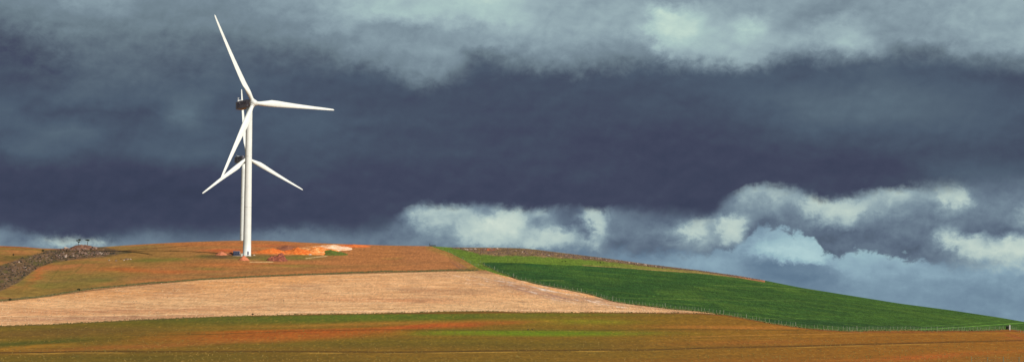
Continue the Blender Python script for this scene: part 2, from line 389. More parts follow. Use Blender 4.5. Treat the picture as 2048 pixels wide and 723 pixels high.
# near ground all around the camera: one polar sheet that meets the field
azn = np.concatenate([np.linspace(-math.pi, A_L, 60)[:-1], all_az[::3] if False else all_az, np.linspace(A_R, math.pi, 60)[1:]])
def nearpaint(u, v, x, y):
    n = fbm(x/60, y/60, 4, 1); b = np.ones(u.shape+(3,))*alb((124,86,30)); return mix(b, (100,80,28), sst(.4,.7,n))
g_near = -(1-np.array([0.004,.02,.06,.12,.2,.3,.4,.5,.6,.7,.8,.88,.94,.98,1.0]))*D0
gn = g_near[:,None]/(D3(azn)-D0)[None,:]
X, Y, Z = P_g(np.broadcast_to(azn, gn.shape), np.minimum(gn, -1e-9))
V, Fc = grid_mesh(X, Y, Z, 0); finish('near_ground', V, Fc, nearpaint, fieldmat('near_soil', .3, .4))
a = sel(A_L, aE)
build_field('stubble_field', [(a, C1(a), np.maximum(C2(a), C1(a)), 120)], paint_stub, fieldmat('stubble', .24, .5, speck=.2))
a1 = sel(A_L, aD0); a2 = sel(aD0, aD1)
build_field('ploughed_hillside', [(a1, C2(a1), SKY(a1), 130), (a2, C2(a2), np.maximum(CD(a2), C2(a2)), 80)], paint_hill, fieldmat('hill_soil', .28, .7, speck=.22))
b1 = sel(aD0, aG0); b2 = sel(aG0, aD1); b3 = sel(aD1, aW); b4 = sel(aG0, aT)
build_field('grass_pasture', [(b1, CD(b1), SKY(b1), 60), (b2, CD(b2), CF(b2), 14), (b3, C2(b3), CF(b3), 14), (b4, CT(b4), SKY(b4), 60)], paint_past, fieldmat('pasture', .34, .9))
g1 = sel(aG0, aT); g2 = sel(aT, A_R)
build_field('green_crop_field', [(g1, CF(g1), np.maximum(CT(g1), CF(g1)), 130), (g2, CF(g2), SKY(g2), 110)], paint_green, fieldmat('green_crop', .38, 1.0))
# far side of the ridge and flanks
def backpaint(u, v, x, y):
    n = fbm(x/80, y/80, 4, 50); b = np.ones(u.shape+(3,))*alb((140,100,62)); return mix(b, (92,100,46), sst(.4,.65,n))
gb = np.concatenate([np.linspace(0,.5,16), np.linspace(.6,2.2,14)])*1300
for nm, aa in (('ridge_back', all_az),):
    g = 1+gb[:,None]/(D3(aa)-D0)[None,:]; g[0] = 1.0
    X, Y, Z = P_g(np.broadcast_to(aa, g.shape), g); V, Fc = grid_mesh(X, Y, Z, 0)
    finish(nm, V, Fc, backpaint, fieldmat('back_soil', .3, .4))
for nm, aa in (('side_ground', np.concatenate([np.linspace(A_R, math.pi, 60), math.pi+np.linspace(0, math.pi+A_L, 60)[1:]])),):
    aw = (aa+math.pi) % (2*math.pi)-math.pi
    gq = np.concatenate([np.linspace(0,1,24), np.linspace(1.1,3.5,14)])
    g = np.broadcast_to(gq[:,None], (len(gq), len(aw))).copy(); g[0] = 0
    X, Y, Z = P_g(np.broadcast_to(aw, g.shape), g); V, Fc = grid_mesh(X, Y, Z, 0)
    finish(nm, V, Fc, backpaint, fieldmat('side_soil', .3, .4))
# plain out to the horizon
th = np.linspace(0, 2*math.pi, 97); rr = np.array([1, 400, 1500, 3000, 6000, 12000, 25000.])
X = rr[:,None]*np.sin(th)[None,:]; Y = rr[:,None]*np.cos(th)[None,:]; Z = np.full_like(X, -25.0)
V, Fc = grid_mesh(X, Y, Z, 0); finish('plain', V, Fc, backpaint, fieldmat('plain_soil', .3, .2))

# ------------------------------------------------------------------ materials
def pbr(name, rgb, rough=.6, noise=0, nscale=3.0, metal=0, spec=.3, rgb2=None, bump=0):
    m = bpy.data.materials.new(name); m.use_nodes = True; nt = m.node_tree; nd = nt.nodes; lk = nt.links
    bs = nd['Principled BSDF']; bs.inputs['Roughness'].default_value = rough; bs.inputs['Metallic'].default_value = metal
    bs.inputs['Specular IOR Level'].default_value = spec
    c1 = tuple(float(k) for k in rgb)+(1,)
    tc = nd.new('ShaderNodeTexCoord'); n = nd.new('ShaderNodeTexNoise'); n.inputs['Scale'].default_value = nscale; n.inputs['Detail'].default_value = 5
    n.inputs['Roughness'].default_value = .65
    lk.new(tc.outputs['Object'], n.inputs['Vector'])
    mx = nd.new('ShaderNodeMix'); mx.data_type = 'RGBA'
    c2 = tuple(float(k) for k in rgb2)+(1,) if rgb2 is not None else tuple(k*(1-noise) for k in c1[:3])+(1,)
    mr = nd.new('ShaderNodeMapRange'); mr.inputs['From Min'].default_value = .35; mr.inputs['From Max'].default_value = .65; lk.new(n.outputs[0], mr.inputs['Value'])
    lk.new(mr.outputs[0], mx.inputs[0]); mx.inputs[6].default_value = c1; mx.inputs[7].default_value = c2
    lk.new(mx.outputs[2], bs.inputs['Base Color'])
    if bump:
        bp = nd.new('ShaderNodeBump'); bp.inputs['Strength'].default_value = bump; bp.inputs['Distance'].default_value = .3
        lk.new(n.outputs[0], bp.inputs['Height']); lk.new(bp.outputs[0], bs.inputs['Normal'])
    return m
WHITE = pbr('turbine_paint', (.70,.72,.68), .45, .12, .22)
NACM = pbr('nacelle_paint', (.25,.24,.28), .5, .15, .5)
NACD = pbr('nacelle_hatch', (.16,.15,.19), .5, .2, 1)
METAL = pbr('pale_metal', (.62,.62,.6), .4, .1, 2, .3)
CONC = pbr('concrete', (.42,.36,.30), .9, .3, 1.2)
NAVY = pbr('navy_paint', (.035,.045,.085), .5, .3, 2)
POST = pbr('post_wood', (.24,.28,.17), .85, .5, .8)
POSTW = pbr('pale_post', (.50,.49,.44), .7, .2, 2)
WIRE = pbr('wire', (.40,.42,.36), .5, .2, 1, .5)
DARKW = pbr('dark_wood', (.03,.028,.026), .8, .4, 3)
BARK = pbr('bark', (.05,.038,.03), .9, .4, 6)
LEAF = pbr('leaf', (.035,.05,.022), .8, .5, 2.5)
SHRUB = pbr('shrub_leaf', (.045,.04,.025), .9, .5, 2)
ROCK = pbr('sandstone', (.24,.15,.105), .9, .45, 1.1, rgb2=(.13,.08,.065), bump=.6)
ROCKP = pbr('pale_stone', (.55,.43,.34), .9, .3, 1.1, rgb2=(.32,.22,.17), bump=.5)
SCREE = pbr('scree_stone', (.20,.125,.09), .9, .45, .4, rgb2=(.08,.055,.045))

def lathe(prof, seg=40, axis='z'):
    V = []; Fc = []
    for r, z in prof:
        for k in range(seg):
            a_ = 2*math.pi*k/seg; V.append((r*math.cos(a_), r*math.sin(a_), z))
    for i in range(len(prof)-1):
        for k in range(seg):
            Fc.append((i*seg+k, i*seg+(k+1)%seg, (i+1)*seg+(k+1)%seg, (i+1)*seg+k))
    Fc.append(tuple(range(seg))[::-1]); n0 = (len(prof)-1)*seg; Fc.append(tuple(range(n0, n0+seg)))
    if axis == 'y': V = [(x, -z, y) for x, y, z in V]; Fc = [f for f in Fc]
    return V, Fc
def box(cx, cy, cz, sx, sy, sz):
    V = [(cx+a*sx/2, cy+b*sy/2, cz+c*sz/2) for c in (-1,1) for b in (-1,1) for a in (-1,1)]
    Fc = [(0,2,3,1),(4,5,7,6),(0,1,5,4),(2,6,7,3),(0,4,6,2),(1,3,7,5)]
    return V, Fc
def boxes(lst):
    V, Fc = [], []
    for b in lst:
        v, f = box(*b); o = len(V); V += v; Fc += [tuple(i+o for i in q) for q in f]
    return V, Fc
def bevel(o, w, seg=2):
    bm = bmesh.new(); bm.from_mesh(o.data)
    bmesh.ops.bevel(bm, geom=bm.edges[:], offset=w, segments=seg, profile=.5, affect='EDGES')
    bmesh.ops.recalc_face_normals(bm, faces=bm.faces[:]); bm.to_mesh(o.data); bm.free()
def fixn(o):
    bm = bmesh.new(); bm.from_mesh(o.data); bmesh.ops.recalc_face_normals(bm, faces=bm.faces[:]); bm.to_mesh(o.data); bm.free(); return o
def empty(name, loc, rz=0):
    o = bpy.data.objects.new(name, None); COL.objects.link(o); o.location = loc; o.rotation_euler = (0,0,rz); o.empty_display_size = .5; return o

# ------------------------------------------------------------------ turbines
BR = 50.4
def blade_mesh():
    rk = np.array([0,.02,.05,.12,.20,.28,.4,.55,.7,.85,.94,.985,1.0])
    ck = np.array([2.0,2.0,2.05,2.8,3.5,3.35,2.8,2.2,1.75,1.35,1.05,.8,.3])
    tk = np.array([1,1,.98,.62,.38,.30,.25,.21,.19,.18,.17,.17,.17])
    wk = np.array([20,20,20,19,15,11,7.5,4.5,2.5,1,0,0,0])+2.0
    rs = np.concatenate([np.linspace(0,.3,22), np.linspace(.33,.94,30), np.linspace(.955,1,9)])
    N = 24; V = []; Fc = []
    for r in rs:
        c = np.interp(r, rk, ck); t = np.interp(r, rk, tk); tw = math.radians(np.interp(r, rk, wk))
        rou = float(sst(.20, .04, np.array(r)))
        off = np.interp(r, [0,.05,.2,1],[.5,.5,.33,.3])
        for k in range(N):
            a_ = 2*math.pi*k/N
            xc = .5-.5*math.cos(a_)                  # 0 leading, 1 trailing
            s = 1 if math.sin(a_) >= 0 else -1
            naca = 5*(.2969*math.sqrt(max(xc,0))-.126*xc-.3516*xc**2+.2843*xc**3-.1036*xc**4)
            circ = math.sqrt(max(xc*(1-xc),0))
            h = (naca*t*(1-rou)+circ*rou)*s + .02*(1-rou)*math.sin(math.pi*xc)
            x = (xc-off)*c; y = h*c
            X_ = x*math.cos(tw)-y*math.sin(tw); Y_ = x*math.sin(tw)+y*math.cos(tw)
            V.append((X_, Y_+1.6*float(r)**3*0.6, r*(BR-1.15)+1.15))
    for i in range(len(rs)-1):
        for k in range(N):
            Fc.append((i*N+k, i*N+(k+1)%N, (i+1)*N+(k+1)%N, (i+1)*N+k))
    Fc.append(tuple(range(N))[::-1]); n0 = (len(rs)-1)*N; Fc.append(tuple(range(n0, n0+N)))
    me = bpy.data.meshes.new('blade'); me.from_pydata(V, [], Fc); me.update(); me.polygons.foreach_set('use_smooth', [True]*len(me.polygons))
    me.materials.append(WHITE); return me
BM = blade_mesh()
def make_turbine(base, hubz, yaw, tilt, cone, angles, label, over=3.7):
    t = empty('wind_turbine', base, yaw)
    tag(t, label, 'wind turbine', 'wind turbines on the hilltop')
    H = hubz-base[2]
    top = H-2.0
    prof = [(2.16,-6),(2.16,0),(2.12,.02)]+[(2.12-(2.12-1.58)*k/12, .02+(top-.02)*k/12) for k in range(1,13)]
    V, Fc = lathe(prof, 64); tw = fixn(mesh_obj('tower', V, Fc, WHITE, t))
    for hh in (top*.33, top*.67):
        r_ = 2.12-.54*hh/top
        V, Fc = lathe([(r_+.005,hh-.12),(r_+.05,hh-.1),(r_+.05,hh+.1),(r_+.005,hh+.12)], 64); fixn(mesh_obj('flange', V, Fc, METAL, tw))
    V, Fc = lathe([(3.6,-3),(3.6,.12),(3.4,.2),(2.2,.2)], 48); fixn(mesh_obj('foundation', V, Fc, CONC, t))
    # door: on the side facing the valley
    da = math.radians(-67)-yaw
    dr = empty_holder = None
    V, Fc = box(0,0,0,.95,.16,2.0); d = mesh_obj('door', V, Fc, NACD, tw); bevel(d,.05); d.location = (2.13*math.cos(da), 2.13*math.sin(da), 1.7); d.rotation_euler = (0,0,da+math.pi/2)
    V, Fc = boxes([(0,-.9,.25,1.6,1.5,.1)]+[(0,-1.75-k*.28,.17-k*.02,1.0,.26,.06) for k in range(3)]+[(-.75,-.9,.8,.06,1.5,.06),(.75,-.9,.8,.06,1.5,.06)])
    st = mesh_obj('step', V, Fc, METAL, tw, False); st.location = (2.1*math.cos(da), 2.1*math.sin(da), .1); st.rotation_euler = (0,0,da+math.pi/2)
    # nacelle
    nt = empty_holder
    zc = H-.1
    prof = [(-3.9+.0,1.5,1.55),(-3.2,1.75,1.85),(-1.5,1.95,2.05),(3,2.0,2.1),(8.6,1.98,2.0),(9.4,1.85,1.8)]
    V = []; Fc = []; n = 28
    for (yy, hw, hh) in [(-2.35,1.35,1.45),(-2.2,1.6,1.65),(-1.2,1.95,2.0),(0,2.0,2.1),(4,2.0,2.12),(9.0,1.98,2.1),(9.7,1.9,1.98),(9.85,1.7,1.75)]:
        for k in range(n):
            a_ = 2*math.pi*(k+.5)/n; ca, sa = math.cos(a_), math.sin(a_); p = .10
            V.append((hw*math.copysign(abs(ca)**p, ca), yy, hh*math.copysign(abs(sa)**p, sa)))
    m = 8
    for i in range(m-1):
        for k in range(n): Fc.append((i*n+k, i*n+(k+1)%n, (i+1)*n+(k+1)%n, (i+1)*n+k))
    Fc.append(tuple(range(n))[::-1]); Fc.append(tuple(range((m-1)*n, m*n)))
    na = fixn(mesh_obj('nacelle', V, Fc, NACM, t)); na.location = (0,0,zc); na.rotation_euler = (-tilt*0.6,0,0)
    V, Fc = boxes([(-2.03,7.3,.1,.06,2.3,2.6),(-2.03,2.6,.55,.06,4.4,1.5)]); mesh_obj('side_hatch', V, Fc, NACD, na, False)
    V, Fc = boxes([(-2.05,7.3,1.48,.10,2.6,.12),(-2.05,7.3,-1.28,.10,2.6,.12),(-2.05,6.08,.1,.10,.12,2.6),(-2.05,8.52,.1,.10,.12,2.6)]); mesh_obj('hatch_frame', V, Fc, NACM, na, False)
    V, Fc = boxes([(0,8.2,2.55,3.4,.25,1.0),(-1.2,8.2,2.2,.15,.15,.5),(1.2,8.2,2.2,.15,.15,.5),(0,6.6,2.28,2.4,2.6,.35)]); c_ = mesh_obj('cooler', V, Fc, METAL, na, False)
    V, Fc = boxes([(-.8,8.9,3.2,.16,.16,2.6),(-.8,8.9,4.0,1.1,.1,.1),(-.3,8.9,4.2,.12,.12,.4)]); mesh_obj('sensor_mast', V, Fc, METAL, na, False)
    # hub
    nloc = Vector((0,-math.cos(tilt), math.sin(tilt)))
    hp = Vector((0,-over,H))
    prof = [(1.45,-1.5),(1.75,-1.3),(1.85,-.4),(1.82,.4),(1.6,1.2),(1.2,1.75),(.65,2.1),(.15,2.22)]
    V, Fc = lathe(prof, 40, 'y'); hb = fixn(mesh_obj('hub', V, Fc, WHITE, t)); hb.location = hp; hb.rotation_euler = (-tilt,0,0)
    upv = Vector((0, math.sin(tilt), math.cos(tilt))); rx = Vector((1,0,0))
    for k, a_ in enumerate(angles):
        zd = ((rx*math.cos(a_)+upv*math.sin(a_))*math.cos(cone)+nloc*math.sin(cone)).normalized()
        xd = (-rx*math.sin(a_)+upv*math.cos(a_)).normalized()
        yd = zd.cross(xd).normalized()
        bo = bpy.data.objects.new('blade', BM); COL.objects.link(bo); bo.parent = t
        mt = Matrix((xd, yd, zd)).transposed().to_4x4(); mt.translation = hp; bo.matrix_basis = mt
        V, Fc = lathe([(1.22,.9),(1.26,1.0),(1.26,1.9),(1.16,2.0)], 32); cl = fixn(mesh_obj('root_collar', V, Fc, WHITE, bo))
    return t
def hub_at(u, v, d):
    r = rays(u, v); return r*d/math.hypot(r[0], r[1])
b0 = gpt(492.5, 510.5); dF = math.hypot(b0.x, b0.y)
def turb(hubpx, d, yaw, tilt, cone, th, label, over=3.7, bz=None):
    h = hub_at(hubpx[0], hubpx[1], d)
    n = np.array([math.sin(yaw), -math.cos(yaw)])
    bx, by = h[0]-n[0]*over, h[1]-n[1]*over
    return make_turbine((bx, by, bz), h[2], yaw, tilt, cone, [th+k*2*math.pi/3 for k in range(3)], label, over)
turb((507.06,205.8), 1172/1172*dF, .7306, .0982, .050, -.0105, 'nearer and taller white wind turbine, its whole tower and base in view', bz=b0.z)
turb((494.4,315.9), 1641, .6913, .1139, .042, -.4446+0, 'farther and smaller white wind turbine, mostly hidden behind the nearer tower', bz=56.0, over=4.4)

# ------------------------------------------------------------------ cabinet, mounds
def cabinet(u, v):
    p = gpt(u, v); t = empty('transformer_cabinet', p, .1); tag(t, 'small dark blue metal transformer cabinet beside the nearer turbine base', 'cabinet')
    V, Fc = box(0,0,1.15,3.5,2.2,2.3); o = mesh_obj('body', V, Fc, NAVY, t); bevel(o,.05)
    for k in range(3):
        V, Fc = box(-1.1+k*1.1,-1.12,1.15,.95,.05,1.9); d = mesh_obj('door', V, Fc, NAVY, t); bevel(d,.02)
        V, Fc = box(-.7+k*1.1,-1.17,1.15,.06,.06,.3); mesh_obj('handle', V, Fc, METAL, d)
    for k in range(4):
        pass
    V, Fc = box(0,0,2.37,3.8,2.5,.14); o = mesh_obj('roof', V, Fc, pbr('roof_grey',(.30,.30,.34),.5,.2,2), t); bevel(o,.03)
    V, Fc = box(1.82,0,1.1,.12,1.9,2.0); mesh_obj('side_panel', V, Fc, METAL, t)
    V, Fc = box(0,0,-.3,4.0,2.7,.62); mesh_obj('plinth', V, Fc, CONC, t)
cabinet(473, 509.5)
V, Fc = boxes([(0,0,.6,1.0,.7,1.2),(0,0,1.24,1.1,.8,.08),(0,0,-.2,1.2,.9,.44)]); o = mesh_obj('junction_box', V, Fc, POSTW, smooth=False); o.location = gpt(485.8,509.8)+Vector((-.2,-2.8,0)); tag(o, 'small white junction box at the left foot of the nearer turbine tower', 'junction box')

def moundmat(name, c1, c2, c3, sc=.5):
    m = bpy.data.materials.new(name); m.use_nodes = True; nt = m.node_tree; nd = nt.nodes; lk = nt.links
    bs = nd['Principled BSDF']; bs.inputs['Roughness'].default_value = .95; bs.inputs['Specular IOR Level'].default_value = .1
    tc = nd.new('ShaderNodeTexCoord'); n = nd.new('ShaderNodeTexNoise'); n.inputs['Scale'].default_value = sc; n.inputs['Detail'].default_value = 7; n.inputs['Roughness'].default_value = .7; n.inputs['Distortion'].default_value = .6
    lk.new(tc.outputs['Object'], n.inputs['Vector'])
    cr = nd.new('ShaderNodeValToRGB'); e = cr.color_ramp.elements; e[0].position = .34; e[1].position = .66
    e[0].color = tuple(alb(c1))+(1,); e[1].color = tuple(alb(c3))+(1,); k = e.new(.5); k.color = tuple(alb(c2))+(1,)
    lk.new(n.outputs[0], cr.inputs[0]); lk.new(cr.outputs[0], bs.inputs['Base Color'])
    bp = nd.new('ShaderNodeBump'); bp.inputs['Strength'].default_value = .8; bp.inputs['Distance'].default_value = .6; lk.new(n.outputs[0], bp.inputs['Height']); lk.new(bp.outputs[0], bs.inputs['Normal'])
    return m
def mound(name, label, cat, u, v, wpx, hpx, depth, mat, seed, rough=.35, peaks=1, skew=0, group=None):
    p = gpt(u, v); sc = F/math.hypot(p.x, p.y)
    a = wpx/2/sc; h = hpx/sc*1.12; b = depth/2
    p = p+Vector((0, b*.8, 0))
    N = 44; V = []; Fc = []
    for j in range(N+1):
        for i in range(N+1):
            X = (i/N*2-1)*1.12; Y = (j/N*2-1)*1.12
            r = math.hypot(X, Y)
            xx = X-skew*(1-min(r,1))
            e = max(0, 1-math.hypot(xx, Y))
            e = e**.85 if peaks == 1 else e**.8*(.62+.55*float(vn(X*peaks*1.3+seed, Y*2, seed)))
            nz = float(fbm(X*4+seed*3, Y*4, 4, seed))-.5
            z = h*(e+rough*nz*min(1,e*4)) - (0 if r < 1 else .6)
            wx, wy = p.x+X*a, p.y+Y*b
            # rest on the slope under it
            gz = p_ground(wx, wy)
            V.append((X*a, Y*b, gz-p.z+z-.15))
    for j in range(N):
        for i in range(N):
            q = j*(N+1)+i; Fc.append((q, q+1, q+N+2, q+N+1))
    o = mesh_obj(name, V, Fc, mat); o.location = p; tag(o, label, cat, group); return o
def p_ground(x, y):
    az = math.atan2(x, y); d = math.hypot(x, y); g = (d-D0)/(float(D3(az))-D0)
    return float(P_g(az, g)[2])
PINK = moundmat('pink_earth', (150,88,62), (196,116,84), (206,132,96))
ORNG = moundmat('orange_earth', (180,76,36), (220,112,46), (236,152,78), .6)
ORPK = moundmat('orange_pale_earth', (186,78,38), (230,136,64), (246,194,134), .4)
DRED = moundmat('dark_red_rubble', (84,48,42), (130,76,62), (190,108,76), .8)
GRAS = moundmat('grass_bank', (96,78,44), (88,98,42), (98,122,44), .5)
BROW = moundmat('brown_earth', (110,62,50), (134,84,62), (166,104,72), .4)
mound('dirt_mound', 'small smooth pink dirt mound left of the blue cabinet', 'dirt mound', 441, 509.5, 26, 6.5, 10, PINK, 3, .15)
mound('dirt_mound', 'small pale pink dirt mound in front of the turbine foot', 'dirt mound', 486, 519, 23, 9, 9, PINK, 5, .25)
mound('dirt_mound', 'low brown earth heap between the blue cabinet and the smooth pink mound', 'dirt mound', 461, 508.5, 22, 4.5, 8, BROW, 6, .2)
mound('rubble_mound', 'dark red rubble mound with a craggy top, right of the turbine foot', 'rubble mound', 551, 520, 45, 15.5, 18, DRED, 8, .65, 2, .25)
CLAY = moundmat('white_clay', (216,112,54), (238,186,140), (246,234,216), .22)
ORRD = moundmat('red_orange_earth', (178,72,36), (214,106,50), (232,140,72), .3)
mound('spoil_heap', 'bright yellow orange spoil heap just right of the turbine tower', 'spoil heap', 536, 505.5, 62, 7.6, 34, ORNG, 9, .4, 1, .1)
mound('spoil_heap', 'orange spoil heap with a shaded hollow in the middle of the cut', 'spoil heap', 594, 507, 66, 10.5, 34, ORNG, 12, .5, 2, -.1)
mound('earth_bank', 'long orange earth bank that runs along the right half of the cut', 'earth bank', 628, 507.0, 104, 12.5, 46, ORPK, 14, .45, 2, .2)
mound('clay_bank', 'whitish clay bank at the top right of the orange cut', 'clay bank', 657, 499.8, 88, 6.6, 60, CLAY, 22, .55, 2, 0)
mound('earth_bank', 'thin red orange bank tailing off along the skyline at the right end of the cut', 'earth bank', 704, 494.2, 72, 3.8, 40, ORRD, 24, .3, 1, 0)
mound('earth_bank', 'low brown earth bank behind the two orange heaps', 'earth bank', 572, 499, 48, 7.0, 24, BROW, 15, .3, 1, 0)
mound('grass_bank', 'green grassy bank at the right end of the orange cut', 'grass bank', 664, 509, 62, 8.0, 30, GRAS, 17, .45, 1, -.25)
def rock_mesh(seed, mat, fl=.75):
    bm = bmesh.new(); bmesh.ops.create_icosphere(bm, subdivisions=3, radius=1)
    r = random.Random(seed); cuts = [(Vector((r.gauss(0,1), r.gauss(0,1), r.gauss(0,1))).normalized(), r.uniform(.5,.85)) for _ in range(9)]
    for v in bm.verts:
        for n_, d_ in cuts:
            k = v.co.dot(n_)-d_
            if k > 0: v.co -= n_*k
        v.co *= 1+.10*(float(fbm(v.co.x*2+seed, v.co.y*2+v.co.z, 3, seed))-.5)
        v.co.z *= fl; v.co.x *= 1.15
    me = bpy.data.meshes.new('boulder'); bm.to_mesh(me); bm.free(); me.materials.append(mat)
    return me
RM = [rock_mesh(k, ROCK, .7+.1*(k%3)) for k in range(5)]; RP = [rock_mesh(20+k, ROCKP, .8) for k in range(3)]
def put_rock(u, v, size, label, group, pale=False, name='boulder', cat='boulder'):
    p = gpt(u, v); me = random.choice(RP if pale else RM)
    o = bpy.data.objects.new(name, me); COL.objects.link(o)
    s = size*random.uniform(.8,1.2); o.scale = (s*random.uniform(.9,1.5), s*random.uniform(.8,1.3), s*random.uniform(.7,1.15))
    o.rotation_euler = (random.uniform(-.25,.25), random.uniform(-.25,.25), random.uniform(0,6.28)); o.location = p+Vector((0,0,s*.25))
    tag(o, label, cat, group); return o
for (u,v,s,l) in [(677,507,.75,'larger pale stone on the grass right of the orange cut'),(671,507.4,.5,'smaller pale stone beside the larger one right of the orange cut'),
                  (620,508.3,.6,'lone white stone at the foot of the pale orange bank'),(508,509.3,.7,'reddish stone on bare soil just right of the turbine foot')]:
    put_rock(u, v, s, l, None, True)

# rocky knoll on the left skyline
KN = moundmat('knoll_rock', (60,42,40), (116,80,64), (166,124,98), .6)
mound('rocky_knoll', 'dark rocky knoll with two small trees on the left skyline', 'rocky knoll', 159, 498.5, 62, 9.5, 26, KN, 31, .55, 2, -.1)
def band(n, u0, u1, lo, hi, smin, smax, label, group, palef, jitter=1.0):
    for k in range(n):
        u = random.uniform(u0, u1); a_, b_ = lo(u), hi(u); v = a_+(b_-a_)*random.random()
        put_rock(u, v, random.uniform(smin, smax), label, group, random.random() < palef)
ip = lambda xs, ys: (lambda u: float(np.interp(u, xs, ys)))
random.seed(21)
band(34, 128, 192, ip([128,160,192],[497,491,495]), ip([128,160,192],[500,501,500]), .45, 1.15, 'boulder on the rocky knoll under the two small trees', 'boulders on the rocky knoll', .12)
band(80, 110, 216, ip([110,150,216],[506,502,503]), ip([110,150,216],[517,515,508]), .3, .8, 'boulder in the jumbled rock band below the rocky knoll', 'boulders in the band below the knoll', .15)
band(36, 0, 110, ip([0,60,110],[532,512,505]), ip([0,40,110],[570,552,518]), .25, .6, 'boulder half buried in the brown scrub slope at the far left', 'boulders on the far left scrub slope', .1)
band(9, 215, 262, ip([215,262],[520.5,517.5]), ip([215,262],[524,520]), .4, .6, 'pale stone in the short row on the grassy slope right of the knoll', 'stones in a row on the grassy slope', .7)
band(105, 1030, 1330, ip([1030,1100,1200,1330],[501,506,517,534.5]), ip([1030,1100,1200,1330],[509,513,520,535.5]), .3, .7, 'boulder in the long rock band under the right ridge line', 'boulders along the right ridge', .15)
for k, (u, s, l) in enumerate([(933,.7,'leftmost white stone in the row on the right ridge'),(942,.6,'middle white stone in the row on the right ridge'),(949.5,.9,'broad white stone at the right end of the row on the right ridge'),(995,.7,'lone white stone on the skyline right of the red earth patch')]):
    put_rock(u, 499.3 if k < 3 else 497.2, s, l, None, True)
random.seed(5)
for k in range(14):
    put_rock(random.uniform(962,992), random.uniform(497.2,500), random.uniform(.4,.7), 'red stone in the red earth patch on the right ridge', 'red stones on the right ridge').data = RM[0]

# countless small stones and tussocks
def scatter(name, label_kind, n, fn, mat, smin, smax, flat=.8, seed=1):
    r = random.Random(seed); V = []; Fc = []
    us, vs = [], []
    while len(us) < n:
        q = fn(r)
        if q: us.append(q[0]); vs.append(q[1])
    X, Y, Z = ground_px(np.array(us), np.array(vs))
    for x, y, z in zip(X, Y, Z):
        s = r.uniform(smin, smax); o = len(V); k = 5; a0 = r.random()*6.28
        for j in range(k):
            a_ = a0+j*2*math.pi/k; V.append((x+s*math.cos(a_)*r.uniform(.7,1.3), y+s*math.sin(a_)*r.uniform(.7,1.3), z-.1))
        for j in range(k):
            a_ = a0+.4+j*2*math.pi/k; V.append((x+.7*s*math.cos(a_)*r.uniform(.7,1.3), y+.7*s*math.sin(a_), z+s*flat*r.uniform(.5,.9)))
        V.append((x, y, z+s*flat*1.15))
        for j in range(k):
            j2 = (j+1)%k; Fc.append((o+j, o+j2, o+k+j2, o+k+j)); Fc.append((o+k+j, o+k+j2, o+2*k))
    ob = mesh_obj(name, V, Fc, mat, smooth=False); ob['kind'] = 'stuff'; ob['label'] = label_kind; ob['category'] = name.replace('_',' '); return ob
def f_left(r):
    u = r.uniform(-60,230); lo = np.interp(u, [-60,0,35,75,110,160,200,230],[588,580,565,535,523,517,511,507]); up = np.interp(u,[-60,0,50,90,130,160,200,230],[545,532,513,502,497,498,501,504])
    return (u, r.uniform(up, lo))
def f_right(r):
    u = r.uniform(905,1520); sk = np.interp(u, [p[0] for p in SKYP],[p[1] for p in SKYP]); lo = np.interp(u,[900,930,960,1000,1050,1100,1150,1200,1300,1400,1520],[496,500,506,510,510,513.5,516.5,520.5,531.5,542,559.5])
    return (u, r.uniform(sk+.7, lo)) if lo > sk+.8 else None
scatter('scree', 'small brown stones strewn over the left scrub slope', 480, f_left, SCREE, .18, .42, .9, 3)
scatter('scree', 'small brown stones strewn along the right ridge', 1800, f_right, SCREE, .2, .42, .9, 4)
scatter('scrub', 'low dark heath scrub on the left slope', 420, f_left, SHRUB, .25, .6, .9, 6)
def f_mar(r):
    u = r.uniform(-60, 955); return (u, float(np.interp(u,[p[0] for p in C2P],[p[1] for p in C2P]))-r.uniform(0,1.2))
VERGE = pbr('verge_grass', (.13,.10,.04), .9, .5, .3, rgb2=(.07,.075,.02))
scatter('grass_verge', 'strip of taller dry grass between the stubble and the ploughed hillside', 2600, f_mar, VERGE, .25, .5, 1.1, 7)
def f_c1(r):
    u = r.uniform(-60, 1430); return (u, float(np.interp(u,[p[0] for p in C1P],[p[1] for p in C1P]))+r.gauss(.2,.7))
scatter('grass_verge', 'ragged brown weeds along the lower edge of the stubble', 1700, f_c1, VERGE, .10, .24, 1.0, 8)
def f_fn(r):
    u = r.uniform(960, 2010); return (u, float(np.interp(u,[p[0] for p in CFP],[p[1] for p in CFP]))+r.gauss(0,.45))
VERG2 = pbr('fence_grass', (.17,.15,.055), .9, .5, .3, rgb2=(.06,.09,.02))
scatter('grass_verge', 'uncut grass along the foot of the fence below the green crop', 1600, f_fn, VERG2, .15, .34, 1.2, 9)
def f_fg(r):
    u = r.uniform(-80, 2130); c_ = float(np.interp(u,[p[0] for p in C1P],[p[1] for p in C1P])); return (u, c_+1.5+(723-c_)*r.random()**.8)
TUFT = pbr('tuft_straw', (.33,.20,.05), .9, .5, .05, rgb2=(.10,.10,.022))
scatter('grass_tufts', 'dry grass tufts dotted over the brown field', 3600, f_fg, TUFT, .08, .17, 1.3, 12)
def f_st(r):
    u = r.uniform(-60, 1380); a_ = float(np.interp(u,[p[0] for p in C1P],[p[1] for p in C1P])); b_ = float(np.interp(u,[p[0] for p in C2P],[p[1] for p in C2P])); return (u, a_-1+(b_+2-a_)*r.random())
STRAW = pbr('straw', (.66,.46,.26), .9, .5, .05, rgb2=(.24,.14,.08))
scatter('straw_clumps', 'clumps of straw left on the stubble field', 4500, f_st, STRAW, .12, .26, 1.0, 13)
def f_pas(r):
    u = r.uniform(900,1400); sk = float(np.interp(u,[p[0] for p in CTP],[p[1] for p in CTP])); return (u, sk-abs(r.gauss(0,3))-.6)
